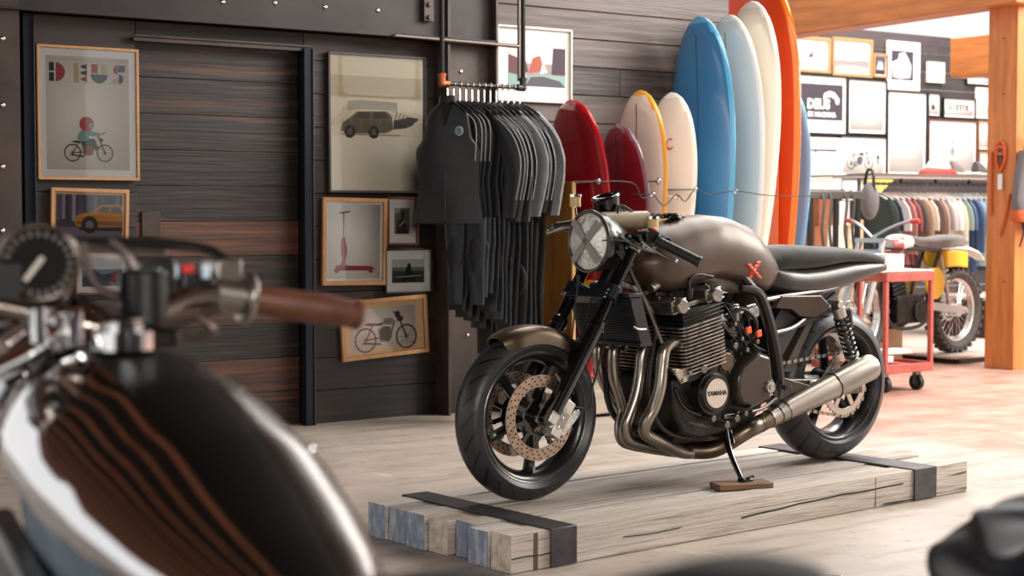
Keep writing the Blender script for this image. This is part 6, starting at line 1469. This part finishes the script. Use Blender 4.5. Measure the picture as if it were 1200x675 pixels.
k = MB(); k.lathe([(.001, .02), (.085, .005), (.09, 0), (.085, -.06), (.04, -.11), (.001, -.115)], (.16, 0, .93), (1, 0, 0), 32); fpart(k, 'headlight', CHROME)
for x in (.40, -1.05):
    k = MB(); k.lathe([(.24, -.03), (.26, -.05), (.30, -.04), (.315, 0), (.30, .04), (.26, .05), (.24, .03)], (x, 0, .315), (0, 1, 0), 48, closed=True); w_ = fpart(k, 'wheel', RUB)
    k = MB(); k.torus((x, 0, .315), (0, 1, 0), .235, .012, 40, 6); k.cyl((x, -.05, .315), (x, .05, .315), .04, n=16)
    for j in range(24): a = j*PI/12; k.cyl((x, .03*(-1)**j, .315), (x+.23*math.cos(a), 0, .315+.23*math.sin(a)), .002, n=4)
    k.build('spoked_rim', CHROME, w_)
k = MB(); k.box((-.4, 0, .42), (.4, .3, .28)); k.cyl((-.38, -.2, .42), (-.38, .2, .42), .1, n=24); k.bar((-.3, 0, .5), (-.24, 0, .74), .22, .18); fpart(k, 'engine', DKALU, bevel=.02)
k = MB(); 
for y in (-.1, .1): k.tube([(-.02, y*.3, .9), (-.2, y, .76), (-.8, y, .74), (-1.3, y*.8, .78)], .014, 8); k.tube([(-.02, y*.3, .86), (-.12, y, .4), (-.2, y, .25), (-.65, y, .25), (-.75, y, .7)], .014, 8)
for y in (-.12, .12): k.bar((-.65, y, .35), (-1.05, y, .315), .03, .05); k.cyl((-1.0, y, .33), (-.95, y, .72), .025, n=10)
fpart(k, 'frame', BLK)
# seat: long, black, tail hump rising right of the tank
k = MB(); rs = []
for f, zt, zb, hw in ((.67, .80, .77, .07), (.70, .82, .77, .10), (.78, .85, .77, .12), (.88, .85, .77, .13), (.98, .852, .775, .13), (1.08, .882, .78, .12), (1.16, .928, .80, .10), (1.21, .94, .82, .09), (1.27, .92, .83, .07), (1.31, .87, .84, .04)):
    rs.append([G(-f, hw*math.copysign(abs(math.cos(a))**.8, math.cos(a)), (zt+zb)/2+(zt-zb)/2*math.copysign(abs(math.sin(a))**.8, math.sin(a))) for a in [2*PI*j/24 for j in range(24)]])
k.rings(rs); fpart(k, 'seat', mat('black leather seat', '070607', .6, spec=.2), ang=1.2, sub=1)
# ---- jacket heaped on a stool, bottom right
jx = fg(.705, 1.78)
st_ = thing('stool', 'dark wooden stool mostly below the frame, under the heaped jacket', 'stool', (jx.x, jx.y, 0))
k = MB(); k.cyl((0, 0, .565), (0, 0, .598), .17, n=32); k.build('seat', mat('dark stool wood', '3d2a20', .5), st_, bevel=.005)
for a in range(4):
    c_, s_ = math.cos(a*PI/2+.4), math.sin(a*PI/2+.4); k = MB(); k.cyl((c_*.12, s_*.12, .565), (c_*.19, s_*.19, 0), .015, .018, n=10); k.build('leg', mat('dark stool wood', '3d2a20', .5), st_)
j = thing('jacket', 'dark crumpled leather jacket heaped in the blurred bottom right corner', 'jacket', (jx.x, jx.y, .6), YAW-PI/2)
k = MB(); NR = 26; rs = []
import mathutils.noise as mn
for i in range(NR+1):
    t = i/NR; z = t*.195; ring = []
    for q_ in range(64):
        a = 2*PI*q_/64; R = .225*(1-.2*max(0, t-.75)/.25)
        n_ = mn.noise(Vector((math.cos(a)*1.3, math.sin(a)*1.3, z*16)))*.022+mn.noise(Vector((math.cos(a)*4, math.sin(a)*4, z*60)))*.012+.010*math.sin(z*95+2*math.sin(a*2+1))
        x_ = (R+n_)*math.copysign(abs(math.cos(a))**.6, math.cos(a)); y_ = (R*.8+n_)*math.copysign(abs(math.sin(a))**.6, math.sin(a))
        ring.append(Vector((x_, y_, z+.012*math.sin(a*3+1)*t+.008*math.sin(a*7)*t)))
    rs.append(ring)
for s_, dz_ in ((.8, .006), (.55, .004), (.3, -.006), (.05, -.004)):
    c_ = Vector((0, 0, rs[NR][0].z)); rs.append([Vector((p.x*s_, p.y*s_, .195+dz_+(p.z-.195)*s_+mn.noise(Vector((p.x*s_*14, p.y*s_*14, 3)))*.016)) for p in rs[NR]])
k.rings(rs); k.build('jacket_body', mat('navy black leather', '12141c', .5, c2='1c1e28', scale=5, bump=.2, spec=.3), j, sub=1, ang=1.5)
k = MB(); k.tube([(-.10, -.06, .203), (-.03, -.10, .212), (.04, -.09, .208), (.10, -.05, .214), (.15, .0, .205)], [.014, .022, .018, .022, .014], 10); k.build('collar', mat('brown lining', '4a3029', .6), j)
k = MB(); k.tube([(-.12, -.05, .19), (-.13, -.09, .15), (-.12, -.115, .08), (-.13, -.11, .02)], [.02, .028, .03, .026], 12); k.build('sleeve', mat('navy black leather'), j) if False else k.build('sleeve', mat('slate leather', '1c222d', .5, spec=.3), j)
# ---- magazine and pen on the floor
m0 = onz(945, 682)
mg = thing('magazine', 'magazine with a pale edged cover lying on the floor at the bottom', 'magazine', (m0.x, m0.y, 0), YAW-PI/2-.35)
k = MB(); k.box((0, 0, .006), (.20, .15, .012)); k.m = 1; k.box((0, 0, .0125), (.19, .14, .001)); k.m = 2; k.box((-.03, .045, .0131), (.02, .02, .0006)); k.m = 3; k.box((.03, .04, .0131), (.08, .03, .0006)); k.m = 4; k.box((-.02, .0715, .0135), (.16, .006, .003))
k.build('cover', [PAP, mat('dark cover', '3c3a3c', .4), mat('red print patch', 'c8402e', .5), mat('cream print patch', 'd8c4a0', .5), mat('pale teal edge', 'bfe0df', .3)], mg)
# ================================================================ camera and light
cam = bpy.data.cameras.new('camera'); co = bpy.data.objects.new('camera', cam); COL.objects.link(co)
fwd = Vector((FX*math.cos(A), FY*math.cos(A), -math.sin(A)))
co.location = CAM; co.rotation_euler = fwd.to_track_quat('-Z', 'Y').to_euler()
cam.sensor_width = 36; cam.lens = 36*F/1200; cam.clip_start = .05; cam.clip_end = 200
cam.dof.use_dof = True; cam.dof.focus_distance = 5.9; cam.dof.aperture_fstop = 4.2
bpy.context.scene.camera = co
W = bpy.data.worlds.new('World'); bpy.context.scene.world = W; W.use_nodes = True
bg = W.node_tree.nodes['Background']; bg.inputs[0].default_value = (1.0, .985, .96, 1); bg.inputs[1].default_value = .95
def area(name, loc, target, sx, sy, power, col=(1, 1, 1)):
    l = bpy.data.lights.new(name, 'AREA'); l.shape = 'RECTANGLE'; l.size = sx; l.size_y = sy; l.energy = power; l.color = col
    o = bpy.data.objects.new(name, l); COL.objects.link(o); o.location = loc
    o.rotation_euler = (Vector(target)-Vector(loc)).to_track_quat('-Z', 'Y').to_euler(); return o
sc = bpy.context.scene
sc.view_settings.view_transform = 'Standard'; sc.view_settings.look = 'None'; sc.view_settings.exposure = 0; sc.view_settings.gamma = 1; sc.view_settings.use_curve_mapping = False
sc.cycles.use_denoising = True
sc.cycles.max_bounces = 8; sc.cycles.caustics_reflective = False; sc.cycles.caustics_refractive = False
area('overhead_fill_light', (5.4, 5.4, 3.2), (4.6, 5.2, 0), 2.6, 1.8, 90, (1, .97, .93))  # added overhead fill lamp; the ceiling above it is closed
area('yard_light', (11.2, 2.6, 5.0), (4.6, 5.4, .2), 4.5, 4.5, 1050, (1, .95, .88))
area('rear_fill_light', (0.6, -2.9, 2.5), (3.6, 6.8, .9), 3.6, 1.6, 260, (1, .96, .9))  # added fill lamp for the left wall pictures; the rear wall has no window
area('shop_skylight', (11.5, 9.3, 5.5), (11.5, 9.6, 0), 6, 3.5, 560, (1, .97, .94))
sc.view_settings.exposure = .35
